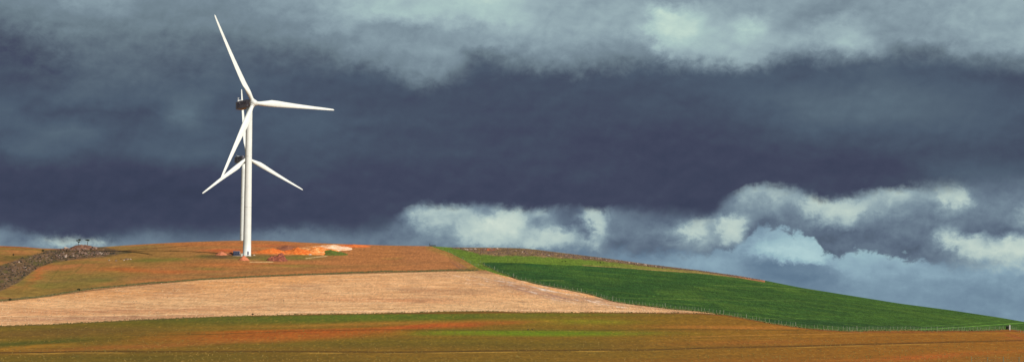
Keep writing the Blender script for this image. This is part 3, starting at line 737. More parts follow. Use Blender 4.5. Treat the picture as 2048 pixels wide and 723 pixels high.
# ------------------------------------------------------------------ shrubs and trees
def foliage(n, rx, ry, rz, c, ls, r, fl=1):
    V, Fc = [], []
    for _ in range(n):
        d_ = Vector((r.gauss(0,1), r.gauss(0,1), r.gauss(0,1))).normalized()*r.uniform(.35,1)**.6
        p = Vector((d_.x*rx, d_.y*ry, d_.z*rz))+c
        a = Vector((r.gauss(0,1), r.gauss(0,1), r.gauss(0,.6))).normalized()*ls*r.uniform(.6,1.3); b = a.cross(Vector((r.gauss(0,1), r.gauss(0,1), r.gauss(0,1)))).normalized()*ls*r.uniform(.35,.8)
        o = len(V); V += [p-a, p-b, p+a, p+b]; Fc.append((o,o+1,o+2,o+3))
    return V, Fc
def tube(pts, rad, n=8):
    V, Fc = [], []
    for i, (p, r_) in enumerate(zip(pts, rad)):
        t = (Vector(pts[min(i+1,len(pts)-1)])-Vector(pts[max(i-1,0)])).normalized(); s = t.cross(Vector((0,1,.3))).normalized(); w_ = t.cross(s)
        for k in range(n):
            a_ = 2*math.pi*k/n; V.append(Vector(p)+s*r_*math.cos(a_)+w_*r_*math.sin(a_))
    for i in range(len(pts)-1):
        for k in range(n): Fc.append((i*n+k, i*n+(k+1)%n, (i+1)*n+(k+1)%n, (i+1)*n+k))
    return V, Fc
def tree(u, v, lean, blobs_, stems, label, dz=2.0):
    r = random.Random(int(u)); p = gpt(u, v)+Vector((0,6,dz)); t = empty('windswept_tree', p); tag(t, label, 'tree')
    V, Fc = [], []
    for pts, rad in stems:
        v_, f_ = tube(pts, rad); o = len(V); V += v_; Fc += [tuple(i+o for i in q) for q in f_]
    mesh_obj('trunk', V, Fc, BARK, t)
    V, Fc = [], []
    for (cx, cz, rx, rz, n) in blobs_:
        v_, f_ = foliage(n, rx, rx*.8, rz, Vector((cx,0,cz)), .2, r); o = len(V); V += v_; Fc += [tuple(i+o for i in q) for q in f_]
    mesh_obj('crown', V, Fc, LEAF, t, smooth=False)
tree(153, 494.5, 0, [(.5,3.0,.85,.42,420),(-.9,2.55,.6,.3,220),(.15,1.8,.7,.3,160)], [([(0,0,-2.5),(-.1,0,.5),(.1,0,1.6),(.5,0,2.8)],[.22,.16,.11,.05]),([(0,0,.9),(-.5,0,1.7),(-.9,0,2.4)],[.1,.07,.04])], 'left of the two small trees on the rocky knoll, with a split crown')
tree(171, 494.0, 0, [(-.1,2.55,1.25,.30,520),(.6,2.35,.6,.22,140)], [([(0,0,-2.5),(.05,0,.6),(-.1,0,1.5),(-.2,0,2.4)],[.2,.14,.1,.05]),([(0,0,1.1),(.4,0,1.7),(.7,0,2.3)],[.08,.06,.04])], 'right of the two small trees on the rocky knoll, with a flat crown')
def shrub(u, v, s, label, group=None, seed=0):
    r = random.Random(seed); p = gpt(u, v); t = empty('shrub', p); tag(t, label, 'shrub', group)
    V, Fc = foliage(260, s, s, s*.75, Vector((0,0,s*.7)), s*.18, r); mesh_obj('crown', V, Fc, LEAF, t, smooth=False)
    V, Fc = tube([(0,0,-.4),(0,0,s*.4),(.1*s,0,s*.9)],[.09*s,.07*s,.03*s],6); mesh_obj('stem', V, Fc, BARK, t)
shrub(86, 502, .8, 'lone round shrub on the left skyline slope, left of the knoll', None, 1)
shrub(27, 509.5, .6, 'added dark shrub standing in for the shadow on the green patch at the far left', None, 2)  # shrub put in to darken the place of a shadow wedge
shrub(157, 582.2, .8, 'larger dark shrub on the grass verge above the stubble at left', None, 3)
shrub(183, 579.2, .5, 'smaller dark shrub on the grass verge above the stubble at left', None, 4)
shrub(20, 600.0, .6, 'dark shrub on the grass verge at the far left edge', None, 41)
shrub(505.5, 627.6, .4, 'added dark shrub standing in for tiny dark posts on the edge between stubble and brown field', None, 5)  # shrub shape added in place of tiny dark posts
random.seed(9)
for k in range(6):
    u = random.choice([1125,1130,1137,1170,1174,1195,1202,1207])+random.uniform(-2,2); shrub(u, float(np.interp(u,[1100,1210],[522,526.5]))+random.uniform(-.6,.6), random.uniform(.28,.45), 'small dark shrub on the bright grass strip above the green crop', 'shrubs on the bright grass strip', 50+k)

# ------------------------------------------------------------------ fences
def post_mesh(h, w, mat, seed):
    r = random.Random(seed); V = []; Fc = []; n = 8; lx, ly = r.uniform(-.05,.05), r.uniform(-.05,.05)
    for (z, k) in ((-.3,1),(h*.5,.95),(h-.04,.9),(h,.6)):
        for j in range(n):
            a_ = 2*math.pi*j/n; V.append((w*k*math.cos(a_)+lx*z, w*k*math.sin(a_)+ly*z, z))
    for i in range(3):
        for j in range(n): Fc.append((i*n+j, i*n+(j+1)%n, (i+1)*n+(j+1)%n, (i+1)*n+j))
    Fc.append(tuple(range(3*n,4*n)))
    me = bpy.data.meshes.new('post'); me.from_pydata(V,[],Fc); me.materials.append(mat); me.update(); return me
PM = [post_mesh(1.35, .085, POST, k) for k in range(6)]
def fence(pts, label, group, tall=None, h=1.35, wires=(.45,.85,1.2), meshes=PM, wr=.012):
    t = empty('fence', pts[0]); tag(t, label, 'fence', group)
    P0 = Vector(pts[0]); P = [Vector(p)-P0 for p in pts]; tops = []
    for i, p in enumerate(P):
        o = bpy.data.objects.new('post', random.choice(meshes)); COL.objects.link(o); o.parent = t; o.location = p
        s = random.uniform(.82,1.12); th_ = random.uniform(.8,1.15)
        if tall and i in tall: s *= 1.25; th_ = 1.7
        o.scale = (th_, th_, s); tops.append(s)
    V, Fc = [], []
    for wz in wires:
        v_, f_ = tube([p+Vector((0,-.09,wz)) for p in P], [wr]*len(P), 4); o = len(V); V += v_; Fc += [tuple(i+o for i in q) for q in f_]
    mesh_obj('wire', V, Fc, WIRE, t)
    return t
def path_pts(pl, step, jit):
    p = np.array(pl, float); out = []; u = p[0,0]
    while u < p[-1,0]:
        out.append((u, float(np.interp(u, p[:,0], p[:,1])))); u += random.uniform(step-jit, step+jit)
    return out
random.seed(33)
pp = path_pts([(p[0], p[1]-.6) for p in CFP if p[0] <= 1430], 8.3, 3.4)[:62]
fence([gpt(u,v) for u,v in pp], 'wire fence on thin pale posts between the sloping stubble and the green crop', 'field fences', tall={3,7,23,30,45})
q0 = pp[-1][0]
pp = path_pts([(q0+7, float(np.interp(q0+7,[p[0] for p in CFP],[p[1] for p in CFP]))-.6)]+[(p[0], p[1]-.6) for p in CFP if q0+8 < p[0] <= 2000]+[(2012,658.8)], 8.6, 3.6)
fence([gpt(u,v) for u,v in pp], 'wire fence on thin pale posts between the brown field and the green crop', 'field fences', tall={1,2,7,19,33})
fence([gpt(u,v-.3) for u,v in [(871,495.2),(886,500.3),(897,504.4),(910,511),(926,518.3),(941,526.5),(950,531.5),(957.5,531.0)]], 'faint wire fence running down the hill crest beside the bright green pasture', 'field fences')
GP = [(2024,659.6),(2028,660.6),(2032,661.8),(2036,663),(2041,664.6),(2046,666.2),(2052,668)]
fence([gpt(u,v) for u,v in GP], 'short run of close posts turning downhill from the white gatepost', 'field fences', h=1.5)
nearp = []
for u in (1898,1921,1943,1974.5,2007,2037.5,2070):
    a_, _ = ang(u, 725.0); x, y, z = P_g(a_, -.045+.0001*(2000-u)); nearp.append(Vector((float(x), float(y), float(z))))
# lift so their tops reach just above the picture's lower edge
tz = []
for i, p in enumerate(nearp):
    nearp[i] = p+Vector((0,0,0))
NM = [post_mesh(1.5, .07, POST, 60+k) for k in range(3)]
fence(nearp[2:], 'nearest wire fence, only its post tops showing at the bottom right corner', 'field fences', meshes=NM, wires=(.5,.9,1.3))
V, Fc = boxes([(0,0,.8,.42,.42,2.2),(0,0,1.95,.52,.52,.1)]); o = mesh_obj('gatepost', V, Fc, POSTW, smooth=False); o.location = gpt(2019.6,659.8); tag(o, 'thick white gatepost at the right edge where the fence turns', 'gatepost')
t = empty('metal_gate', gpt(2015.3, 659.2), .1); tag(t, 'dark metal gate panel beside the white gatepost', 'gate')
V, Fc = boxes([(0,0,1.45,1.25,.08,.1),(0,0,.25,1.25,.08,.1),(-.6,0,.7,.1,.08,1.6),(.6,0,.7,.1,.08,1.6)]); mesh_obj('frame', V, Fc, DARKW, t, False)
V, Fc = boxes([(0,0,.85,1.1,.04,1.0)]); mesh_obj('panel', V, Fc, DARKW, t, False)
V, Fc = boxes([(0,0,.7,.28,.28,2.0),(0,0,1.72,.34,.34,.08)]); o = mesh_obj('wooden_post', V, Fc, DARKW, smooth=False); o.location = gpt(859.5,491.7)+Vector((0,0,-.1)); tag(o, 'single dark wooden post standing on the skyline at the field corner', 'post')
t = empty('feed_trough', gpt(866, 492.3)); tag(t, 'low dark trough on the skyline right of the single wooden post', 'trough')
V, Fc = boxes([(0,0,.5,3.4,.8,.35),(0,-.38,.72,3.4,.06,.12),(0,.38,.72,3.4,.06,.12)]); mesh_obj('basin', V, Fc, DARKW, t, False)
for sx in (-1.4, 1.4):
    V, Fc = box(sx,0,.12,.14,.6,.5); mesh_obj('leg', V, Fc, DARKW, t, False)

# ------------------------------------------------------------------ two birds on the field
def bird(u, v, label, rz):
    p = gpt(u, v); prof = [(-.34,.0,.30,.02),(-.2,.0,.34,.09),(0,0,.40,.16),(.14,0,.44,.14),(.22,0,.56,.06),(.25,0,.68,.05),(.30,0,.74,.055),(.40,0,.73,.012)]
    V, Fc = tube([(a,b,c) for a,b,c,_ in prof],[d for *_,d in prof],10)
    for s in (-.05,.05):
        v_, f_ = tube([(0,s,.3),(.01,s,.12),(0,s,-.03)],[.03,.02,.018],5); o = len(V); V += v_; Fc += [tuple(i+o for i in q) for q in f_]
    o = mesh_obj('bird', V, Fc, DARKW); o.location = p; o.rotation_euler = (0,0,rz); tag(o, label, 'bird')
bird(1055.8, 660.2, 'left of two small dark birds standing on the brown and green field', .2)
bird(1064.8, 660.2, 'right of two small dark birds standing on the brown and green field', 2.9)

# ------------------------------------------------------------------ light
SUN_AZ = math.atan2(.68,-.73); SUN_EL = math.radians(31)
sd = Vector((math.sin(SUN_AZ)*math.cos(SUN_EL), math.cos(SUN_AZ)*math.cos(SUN_EL), math.sin(SUN_EL)))
sl = bpy.data.lights.new('sun', 'SUN'); sl.energy = 5.0; sl.angle = math.radians(.5); sl.color = (1,.95,.87)
so = bpy.data.objects.new('sun', sl); COL.objects.link(so); so.rotation_euler = sd.to_track_quat('Z','Y').to_euler()

# ------------------------------------------------------------------ sky (world, in directions: azimuth and elevation)
W = bpy.data.worlds.new('World'); SC.world = W; W.use_nodes = True
nt = W.node_tree; nt.nodes.clear(); nd = nt.nodes; lk = nt.links
def S(x, sock):
    if isinstance(x, (int, float)): sock.default_value = float(x)
    else: lk.new(x, sock)
def MA(op, a, b=0.0, c=0.0, clamp=False):
    n = nd.new('ShaderNodeMath'); n.operation = op; n.use_clamp = clamp; S(a, n.inputs[0]); S(b, n.inputs[1]); S(c, n.inputs[2]); return n.outputs[0]
def SM(x, a, b, c=0.0, d=1.0):
    n = nd.new('ShaderNodeMapRange'); n.interpolation_type = 'SMOOTHSTEP'; S(x, n.inputs['Value']); S(a, n.inputs[1]); S(b, n.inputs[2]); S(c, n.inputs[3]); S(d, n.inputs[4]); return n.outputs[0]
def LR(x, a, b, c=0.0, d=1.0):
    n = nd.new('ShaderNodeMapRange'); S(x, n.inputs['Value']); S(a, n.inputs[1]); S(b, n.inputs[2]); S(c, n.inputs[3]); S(d, n.inputs[4]); return n.outputs[0]
def NZ(vec, scale, det=5, rough=.6, dist=0.0):
    n = nd.new('ShaderNodeTexNoise'); n.inputs['Scale'].default_value = scale; n.inputs['Detail'].default_value = det; n.inputs['Roughness'].default_value = rough; n.inputs['Distortion'].default_value = dist
    lk.new(vec, n.inputs['Vector']); return n.outputs[0]
def CX(x, y, z=0.0):
    n = nd.new('ShaderNodeCombineXYZ'); S(x, n.inputs[0]); S(y, n.inputs[1]); S(z, n.inputs[2]); return n.outputs[0]
def CC(c): return tuple(float(k) for k in lin(c))+(1,)
def MX(f, a, b):
    n = nd.new('ShaderNodeMix'); n.data_type = 'RGBA'; S(f, n.inputs[0])
    for s_, i in ((a,6),(b,7)):
        if isinstance(s_, tuple): n.inputs[i].default_value = CC(s_) if len(s_) == 3 else s_
        else: lk.new(s_, n.inputs[i])
    return n.outputs[2]
def FC(x, pts, xr, yr):            # float curve over given ranges
    n = nd.new('ShaderNodeFloatCurve'); cv = n.mapping.curves[0]
    f = sorted([((a-xr[0])/(xr[1]-xr[0]), (b-yr[0])/(yr[1]-yr[0])) for a, b in pts])
    while len(cv.points) < len(f): cv.points.new(.5, .5)
    for p, (a, b) in zip(cv.points, f): p.location = (a, b); p.handle_type = 'AUTO_CLAMPED'
    n.mapping.extend = 'HORIZONTAL'; n.mapping.update()
    t = MA('MULTIPLY_ADD', x, 1/(xr[1]-xr[0]), -xr[0]/(xr[1]-xr[0]), True)
    lk.new(t, n.inputs['Value'])
    return MA('MULTIPLY_ADD', n.outputs[0], yr[1]-yr[0], yr[0])
def dg(u, v):
    a_, t_ = ang(float(u), float(v)); return math.degrees(float(a_)), math.degrees(math.atan(float(t_)))
PD = 78.5                          # picture pixels to one degree
tc = nd.new('ShaderNodeTexCoord'); sx = nd.new('ShaderNodeSeparateXYZ'); lk.new(tc.outputs['Generated'], sx.inputs[0])
az_ = MA('MULTIPLY', MA('ARCTAN2', sx.outputs[0], sx.outputs[1]), 180/math.pi)
el_ = MA('MULTIPLY', MA('ARCSINE', sx.outputs[2]), 180/math.pi)
q = CX(az_, MA('MULTIPLY', el_, 1.6), 3.3)
qs = CX(MA('MULTIPLY', az_, .45), MA('MULTIPLY', el_, 1.3), 8.1)
n_big = NZ(q, .33, 5, .55); n_mid = NZ(CX(az_, MA('MULTIPLY', el_, 1.35), 21.0), 1.15, 7, .62, .3)
n_bil = NZ(CX(az_, MA('MULTIPLY', el_, 1.25), 47.0), 2.3, 8, .66, .4)
n_str = NZ(qs, .8, 6, .6)
n_fin = NZ(CX(az_, el_, 5.0), 6.5, 4, .7)
cen = lambda n, k: MA('MULTIPLY', MA('SUBTRACT', n, .5), k)
# warped directions
rel = MA('SUBTRACT', NZ(CX(az_, MA('MULTIPLY', el_, 1.3), 47.0), 1.5, 4, .5, .3), NZ(CX(MA('ADD', az_, -.08), MA('MULTIPLY', MA('ADD', el_, .16), 1.3), 47.0), 1.5, 4, .5, .3))
A1 = MA('ADD', MA('ADD', az_, cen(n_mid, 2.4)), cen(n_bil, .8)); E1 = MA('ADD', MA('ADD', el_, cen(NZ(CX(az_, MA('MULTIPLY', el_, 1.35), 60.0), 1.15, 7, .62, .3), 1.3)), cen(n_bil, .8))
VW = CX(A1, E1)
A2 = MA('ADD', MA('ADD', az_, cen(n_mid, .9)), cen(n_bil, .5)); E2 = MA('ADD', MA('ADD', el_, cen(n_mid, .55)), cen(n_bil, .55))
VX = CX(A2, E2)
def BL(u, v, su, sv, lo=1.0, hi=0.25, vec=None, tilt=0.0):
    a0, e0 = dg(u, v); k = nd.new('ShaderNodeVectorMath'); k.operation = 'SUBTRACT'; lk.new(vec or VW, k.inputs[0]); k.inputs[1].default_value = (a0, e0, 0)
    o = k.outputs[0]
    if tilt:
        r = nd.new('ShaderNodeVectorRotate'); r.rotation_type = 'Z_AXIS'; lk.new(o, r.inputs['Vector']); r.inputs['Angle'].default_value = tilt; o = r.outputs[0]
    m = nd.new('ShaderNodeVectorMath'); m.operation = 'MULTIPLY'; lk.new(o, m.inputs[0]); m.inputs[1].default_value = (PD/su, PD/sv, 0)
    l = nd.new('ShaderNodeVectorMath'); l.operation = 'LENGTH'; lk.new(m.outputs[0], l.inputs[0])
    return SM(l.outputs['Value'], lo, hi)
AR = (-20., 20.); ER = (-2., 14.)
def edge(pts): return FC(az_, [dg(u, v) for u, v in pts], AR, ER)
def stren(pts): return FC(az_, [(dg(u, 450)[0], s) for u, s in pts], AR, (0., 1.))

# rows of brightness read across the sky: direction (azimuth), brightness 0..255
tilt_k = (dg(2048,400)[1]-dg(0,400)[1])/(dg(2048,400)[0]-dg(0,400)[0])
el_r = MA('SUBTRACT', el_, MA('MULTIPLY', az_, tilt_k))
def vE(v): return dg(1024, v)[1]-tilt_k*dg(1024, v)[0]
W1x = NZ(CX(az_, MA('MULTIPLY', el_, 1.4), 12.0), .75, 5, .55); W1y = NZ(CX(az_, MA('MULTIPLY', el_, 1.4), 31.0), .75, 5, .55)
def GRID(rows, wa, we, wf, w2=.0, down=0.0):
    A = MA('ADD', az_, MA('ADD', cen(W1x, wa), MA('ADD', cen(n_bil, wf), cen(W2x, w2)))); E = MA('ADD', MA('ADD', el_r, down), MA('ADD', cen(W1y, we), MA('ADD', cen(n_bil2, wf), cen(W2y, w2))))
    out = None; prev = None
    for v, pts in rows:
        r = FC(A, [(dg(u, v)[0], g) for u, g in pts], AR, (40., 230.))
        if out is None: out = r
        else:
            m = nd.new('ShaderNodeMix'); m.data_type = 'FLOAT'; S(LR(E, vE(prev), vE(v)), m.inputs[0]); lk.new(out, m.inputs[2]); lk.new(r, m.inputs[3]); out = m.outputs[0]
        prev = v
    return out
def P(s): 
    t = s.replace(':', ' ').replace(',', ' ').split(); return [(float(t[i]), float(t[i+1])) for i in range(0, len(t), 2)]
n_bil2 = NZ(CX(az_, MA('MULTIPLY', el_, 1.25), 77.0), 2.3, 8, .66, .4)
GU = [(0,P('-300:130,0:130,100:138,200:158,300:138,400:134,500:142,600:155,700:175,800:185,900:190,960:195,1020:190,1080:165,1150:160,1250:160,1300:155,1350:150,1450:155,1600:150,1700:145,1800:150,1900:155,2048:160')),
 (30,P('0:122,100:130,200:142,300:128,400:130,500:138,600:145,700:175,800:190,850:190,900:185,1000:190,1050:180,1100:165,1200:165,1260:165,1300:180,1340:212,1370:204,1400:185,1450:165,1550:155,1650:140,1750:145,1850:150,1950:160,2048:165')),
 (60,P('0:106,60:114,150:128,300:124,400:126,500:128,600:135,700:155,750:150,800:145,850:150,900:150,960:155,1030:175,1100:165,1200:165,1250:170,1300:185,1340:212,1400:203,1450:175,1480:185,1510:195,1550:170,1600:150,1650:165,1700:165,1750:150,1800:150,1850:150,1920:160,2048:165')),
 (90,P('0:85,80:95,150:110,300:110,450:110,600:120,700:140,800:150,900:150,960:150,1020:155,1100:155,1200:155,1280:140,1300:165,1350:190,1400:185,1450:180,1500:175,1550:170,1620:165,1680:180,1740:170,1780:140,1820:150,1900:150,1980:165,2048:165')),
 (115,P('0:78,100:88,180:105,300:105,400:100,600:105,700:130,800:140,870:145,920:130,950:105,1000:120,1100:135,1200:132,1300:130,1350:160,1400:165,1450:175,1500:170,1560:150,1640:140,1700:155,1760:150,1820:112,1870:112,1920:140,2048:155')),
 (140,P('0:75,60:75,200:105,300:95,350:88,450:95,600:92,700:115,800:130,870:135,920:115,960:100,1020:110,1100:118,1200:115,1260:110,1400:140,1450:160,1500:158,1560:120,1620:140,1680:110,1800:105,2048:120')),
 (170,P('0:82,150:90,250:100,350:95,500:92,700:95,800:110,870:125,920:105,1400:110,2048:100')),
 (200,P('0:84,80:87,200:96,300:92,380:105,450:88,600:88,2048:92'))]
GD = [(120,P('0:76,60:76,200:100,300:96,340:88,400:92,600:88,700:86,900:84,1100:84,1300:86,1500:88,1700:92,1800:90,2048:90')),
 (160,P('0:78,60:78,120:86,200:100,300:97,340:86,390:88,450:94,600:86,700:84,900:82,1100:80,1300:82,1450:86,1600:88,1700:88,1760:96,1800:86,1900:86,2048:80')),
 (200,P('-300:80,0:82,80:85,200:95,300:92,380:103,450:85,600:83,700:82,900:80,1100:78,1300:80,1450:86,1550:97,1650:102,1750:106,1850:99,1950:90,2048:85')),
 (235,P('0:95,60:80,150:78,250:76,330:90,370:114,410:95,500:86,620:90,700:83,900:79,1100:76,1300:78,1450:80,1550:90,1650:103,1750:102,1850:98,1950:92,2048:88')),
 (270,P('0:86,60:98,150:104,250:84,350:87,450:85,600:88,800:79,1000:76,1300:73,1500:75,1650:87,1800:88,1950:88,2048:83')),
 (310,P('0:82,60:94,130:88,200:83,330:92,420:94,500:81,600:82,700:79,900:75,1100:73,1300:71,1500:71,1700:73,1850:78,2048:79')),
 (350,P('0:71,150:69,300:69,500:73,600:73,800:72,1000:71,1200:71,1400:69,1600:69,1800:71,1870:84,1950:90,2048:88')),
 (400,P('0:65,300:64,600:68,700:69,1000:69,1400:69,1500:72,1800:76,2048:84')),
 (440,P('0:72,60:68,300:68,500:68,700:70,760:76,1000:74,1400:72,2048:84')),
 (470,P('0:80,120:72,240:78,400:80,700:84,2048:84'))]
GL = [(375,P('-300:100,1200:100,1400:100,1460:120,1500:160,1550:160,1600:125,1650:110,1720:120,1800:155,1850:145,1900:160,1950:115,2000:115,2048:125')),
 (390,P('1200:100,1400:100,1450:115,1500:165,1550:168,1600:145,1650:130,1700:140,1750:160,1800:175,1850:150,1880:165,1905:185,1940:150,1960:120,2000:112,2048:120')),
 (407,P('780:100,840:150,870:150,920:145,940:125,980:130,1040:120,1110:125,1150:115,1184:150,1219:110,1300:100,1440:115,1470:135,1500:150,1550:148,1600:165,1650:190,1700:180,1750:165,1800:160,1850:145,1880:160,1905:198,1940:185,1960:130,2000:125,2048:125')),
 (425,P('760:95,800:115,820:150,850:178,900:175,935:165,960:150,1000:185,1030:190,1060:150,1080:165,1110:120,1140:108,1165:160,1180:190,1200:165,1225:125,1260:120,1300:112,1350:100,1400:98,1430:110,1460:125,1500:135,1550:132,1600:150,1640:185,1700:192,1750:150,1800:148,1850:130,1900:150,1950:130,2000:130,2048:165')),
 (445,P('0:100,700:90,780:100,820:125,860:168,900:170,940:178,980:203,1020:207,1050:170,1070:138,1100:145,1140:100,1170:130,1195:195,1215:130,1250:125,1300:112,1350:118,1380:165,1400:180,1430:155,1460:195,1485:180,1500:145,1530:108,1560:115,1600:122,1650:160,1680:165,1720:128,1800:115,1850:118,1900:118,1950:115,2000:120,2048:155')),
 (465,P('-300:120,0:128,60:115,120:120,200:115,240:105,280:112,310:130,340:114,400:106,500:116,600:124,700:112,780:112,840:130,880:142,920:168,960:193,1000:203,1040:190,1065:160,1080:185,1110:190,1150:140,1170:102,1185:150,1200:178,1215:120,1260:118,1320:122,1370:188,1400:195,1430:150,1450:200,1475:195,1495:140,1512:105,1530:108,1560:112,1590:112,1610:108,1650:103,1700:103,1750:112,1800:118,1850:113,1880:150,1910:135,1950:110,2000:110,2048:120')),
 (485,P('0:135,40:115,80:150,120:186,160:190,200:176,240:132,310:120,400:120,500:124,600:126,700:122,800:120,860:125,900:135,940:160,960:175,1000:168,1040:168,1080:183,1120:182,1160:160,1190:168,1205:150,1220:110,1300:108,1350:130,1400:140,1440:150,1475:178,1490:125,1505:105,1540:108,1580:110,1620:108,1640:100,1655:98,1700:108,1750:108,1800:110,1850:110,1880:145,1910:200,1950:190,1980:165,2020:190,2048:198')),
 (505,P('0:130,800:112,900:120,1000:128,1100:132,1200:115,1300:104,1400:118,1470:104,1490:104,1600:104,1665:100,1690:108,1750:112,1800:104,1850:108,1900:135,1930:185,1980:203,2048:200')),
 (530,P('800:112,1400:108,1700:102,1880:112,1940:150,2048:170'))]
GB = [(450,P('-300:110,800:112,1300:118,1500:140,1560:152,1620:145,1700:150,2048:150')),
 (475,P('800:112,1300:120,1490:145,1520:150,1560:166,1620:172,1660:160,1750:150,1850:150,2048:150')),
 (500,P('0:112,800:114,900:122,1100:124,1300:128,1490:158,1520:186,1560:196,1600:202,1640:192,1680:165,1740:176,1800:165,1850:150,1900:140,1960:170,2048:170')),
 (515,P('800:115,1100:124,1300:138,1450:148,1500:142,1540:150,1600:198,1640:196,1670:160,1740:172,1800:170,1850:152,1900:144,1960:172,2048:172')),
 (530,P('800:115,1100:124,1250:136,1400:148,1470:146,1500:124,1550:120,1600:130,1650:142,1700:160,1800:160,1850:150,1900:144,1960:158,2048:162')),
 (555,P('1100:132,1300:144,1450:148,1510:134,1560:122,1620:124,1680:142,1740:154,1800:150,1900:152,2048:150')),
 (580,P('1300:144,1500:146,1600:132,1680:136,1750:146,1850:142,1950:138,2048:146')),
 (610,P('1300:142,1600:144,1750:140,1850:146,1950:136,2048:142')),(650,P('1300:142,2048:145'))]
RB = [(70,(70,82,104)),(104,(88,108,128)),(120,(98,122,144)),(134,(112,136,156)),(146,(124,150,168)),(156,(138,166,182)),(172,(152,184,194)),(190,(164,195,202)),(206,(178,208,211)),(220,(190,218,218))]
W2x = NZ(CX(az_, MA('MULTIPLY', el_, 1.2), 91.0), 7.5, 5, .65); W2y = NZ(CX(az_, MA('MULTIPLY', el_, 1.2), 113.0), 7.5, 5, .65)
def RAMP(x, stops):
    n = nd.new('ShaderNodeValToRGB'); e = n.color_ramp.elements; e[0].position = (stops[0][0]-40)/190; e[0].color = CC(stops[0][1]); e[1].position = (stops[-1][0]-40)/190; e[1].color = CC(stops[-1][1])
    for g, c_ in stops[1:-1]: k = e.new((g-40)/190); k.color = CC(c_)
    lk.new(LR(x, 40, 230), n.inputs[0]); return n.outputs[0]
RU = [(60,(56,62,84)),(74,(66,71,95)),(86,(79,90,106)),(100,(92,106,120)),(118,(108,125,136)),(136,(120,138,150)),(155,(138,158,168)),(175,(156,178,184)),(195,(172,198,196)),(215,(194,217,206))]
RD = [(55,(53,59,79)),(64,(59,66,88)),(71,(65,71,93)),(80,(70,81,100)),(90,(77,92,110)),(100,(84,100,116)),(116,(97,116,130))]
RL = [(70,(66,73,95)),(90,(80,93,110)),(104,(92,107,126)),(118,(104,121,138)),(132,(116,135,150)),(144,(128,148,160)),(158,(145,166,174)),(174,(170,190,190)),(192,(186,204,198)),(208,(200,215,205)),(225,(216,228,214))]
ampn = cen(n_bil, 1.0)
gu = MA('ADD', GRID(GU, 1.0, .5, .55, .12), MA('ADD', cen(n_str, 26.), MA('ADD', cen(n_bil, 30.), MA('MULTIPLY', rel, 30.))))
gd = MA('ADD', GRID(GD, 1.4, .6, .25), MA('ADD', cen(n_str, 15.), MA('ADD', MA('ADD', cen(n_bil, 9.), MA('MULTIPLY', rel, 14.)), cen(n_big, 13.))))
gl = MA('ADD', GRID(GL, .34, .2, .55, .16), MA('ADD', cen(n_mid, 22.), MA('ADD', cen(n_bil, 44.), MA('MULTIPLY', rel, 40.))))
gb = MA('ADD', GRID(GB, .5, .22, .5, .14), MA('ADD', MA('ADD', cen(n_str, 30.), cen(n_mid, 16.)), MA('ADD', cen(n_bil, 18.), MA('MULTIPLY', rel, 22.))))
uc = RAMP(gu, RU); c = RAMP(gd, RD); lc = RAMP(gl, RL)
E2 = edge([(-400,520),(500,508),(900,503),(1150,502),(1300,503),(1440,499),(1485,490),(1502,462),(1540,454),(1600,464),(1632,480),(1646,508),(1685,510),(1715,498),(1790,512),(1850,520),(1900,524),(1950,534),(2048,530),(2300,530)])
de2 = MA('SUBTRACT', E2, MA('ADD', MA('ADD', el_, cen(n_mid, .22)), MA('ADD', cen(n_bil, .85), cen(W2y,.22))))
s2 = stren([(-400,.6),(1200,.4),(1400,.25),(1500,.12),(1800,.12),(1900,.4),(2400,.6)])
lc = MX(SM(de2, MA('MULTIPLY', s2, -.5), MA('MULTIPLY_ADD', s2, .5, .05)), lc, RAMP(gb, RB))
Tl = edge([(-400,60),(-100,80),(0,100),(130,140),(300,140),(450,130),(600,128),(700,134),(780,150),(860,172),(920,152),(960,124),(1010,134),(1100,142),(1200,140),(1300,130),(1400,138),(1480,140),(1540,130),(1600,118),(1700,124),(1780,116),(1850,112),(1920,124),(2048,134),(2300,130)])
soft = stren([(-400,1),(0,1),(350,.9),(600,.5),(800,.3),(1000,.25),(1400,.22),(2048,.3),(2400,.4)])
dd = MA('SUBTRACT', MA('ADD', MA('ADD', el_, cen(n_mid, .7)), MA('ADD', cen(n_bil, .55), cen(n_fin,.14))), Tl)
up = SM(dd, MA('MULTIPLY', soft, -1.2), MA('ADD', MA('MULTIPLY', soft, 1.0), .12))
c = MX(up, c, uc)
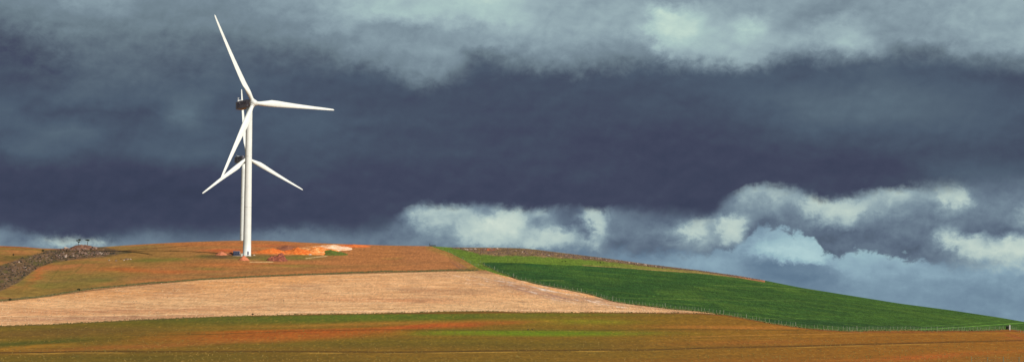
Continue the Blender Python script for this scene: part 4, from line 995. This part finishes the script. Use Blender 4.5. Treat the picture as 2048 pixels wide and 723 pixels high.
Bl = edge([(-400,470),(-100,460),(0,454),(60,460),(100,470),(200,474),(270,456),(310,450),(350,456),(420,458),(500,446),(640,446),(720,448),(770,440),(800,424),(830,408),(900,405),(1000,410),(1100,414),(1200,416),(1280,406),(1350,414),(1410,420),(1450,396),(1490,374),(1550,368),(1600,380),(1650,394),(1700,387),(1750,376),(1800,371),(1850,362),(1900,352),(2048,345),(2300,340)])
de = MA('SUBTRACT', Bl, MA('ADD', MA('ADD', el_, cen(n_mid, .4)), MA('ADD', cen(n_bil, .42), cen(n_fin,.14))))
lsoft = stren([(-400,.7),(0,.3),(150,.25),(260,.5),(400,.7),(600,.5),(720,.6),(790,.3),(830,.15),(1000,.2),(1200,.22),(1300,.6),(1400,.5),(1450,.3),(1480,.15),(1600,.25),(1800,.2),(1900,.7),(2400,.8)])
low = SM(de, -.10, MA('ADD', MA('MULTIPLY', lsoft, .75), .06))
c = MX(low, c, lc)
# ---- higher and round about: broken cloud with the daylight sky in its gaps
nis = nd.new('ShaderNodeTexSky'); nis.sky_type = 'NISHITA'; nis.sun_disc = False; nis.sun_elevation = SUN_EL; nis.sun_rotation = SUN_AZ
nis.air_density = 1.0; nis.dust_density = 1.2
vs = nd.new('ShaderNodeVectorMath'); vs.operation = 'SCALE'; lk.new(nis.outputs[0], vs.inputs[0]); vs.inputs['Scale'].default_value = .07
ncl = NZ(tc.outputs['Generated'], 2.2, 6, .6)
hi = MX(SM(ncl, .42, .62), (90,106,120), (134,152,160))
hi2 = MX(SM(ncl, .56, .44), hi, vs.outputs[0])
hi = MX(SM(el_, 14, 30), hi, hi2)
c = MX(SM(el_, 9.6, 15), c, hi)
side = SM(MA('ABSOLUTE', az_), 17, 30)
c = MX(MA('MULTIPLY', side, SM(el_, -1, 2, .6, 1)), c, hi)
bg = nd.new('ShaderNodeBackground'); lk.new(c, bg.inputs[0]); bg.inputs[1].default_value = 1.0
W.cycles.sampling_method = 'MANUAL'; W.cycles.sample_map_resolution = 256
ow = nd.new('ShaderNodeOutputWorld'); lk.new(bg.outputs[0], ow.inputs[0])

# ------------------------------------------------------------------ view
SC.render.engine = 'CYCLES'
SC.view_settings.view_transform = 'Standard'; SC.view_settings.look = 'None'; SC.view_settings.exposure = 0; SC.view_settings.gamma = 1
SC.render.resolution_x = 1024; SC.render.resolution_y = 361
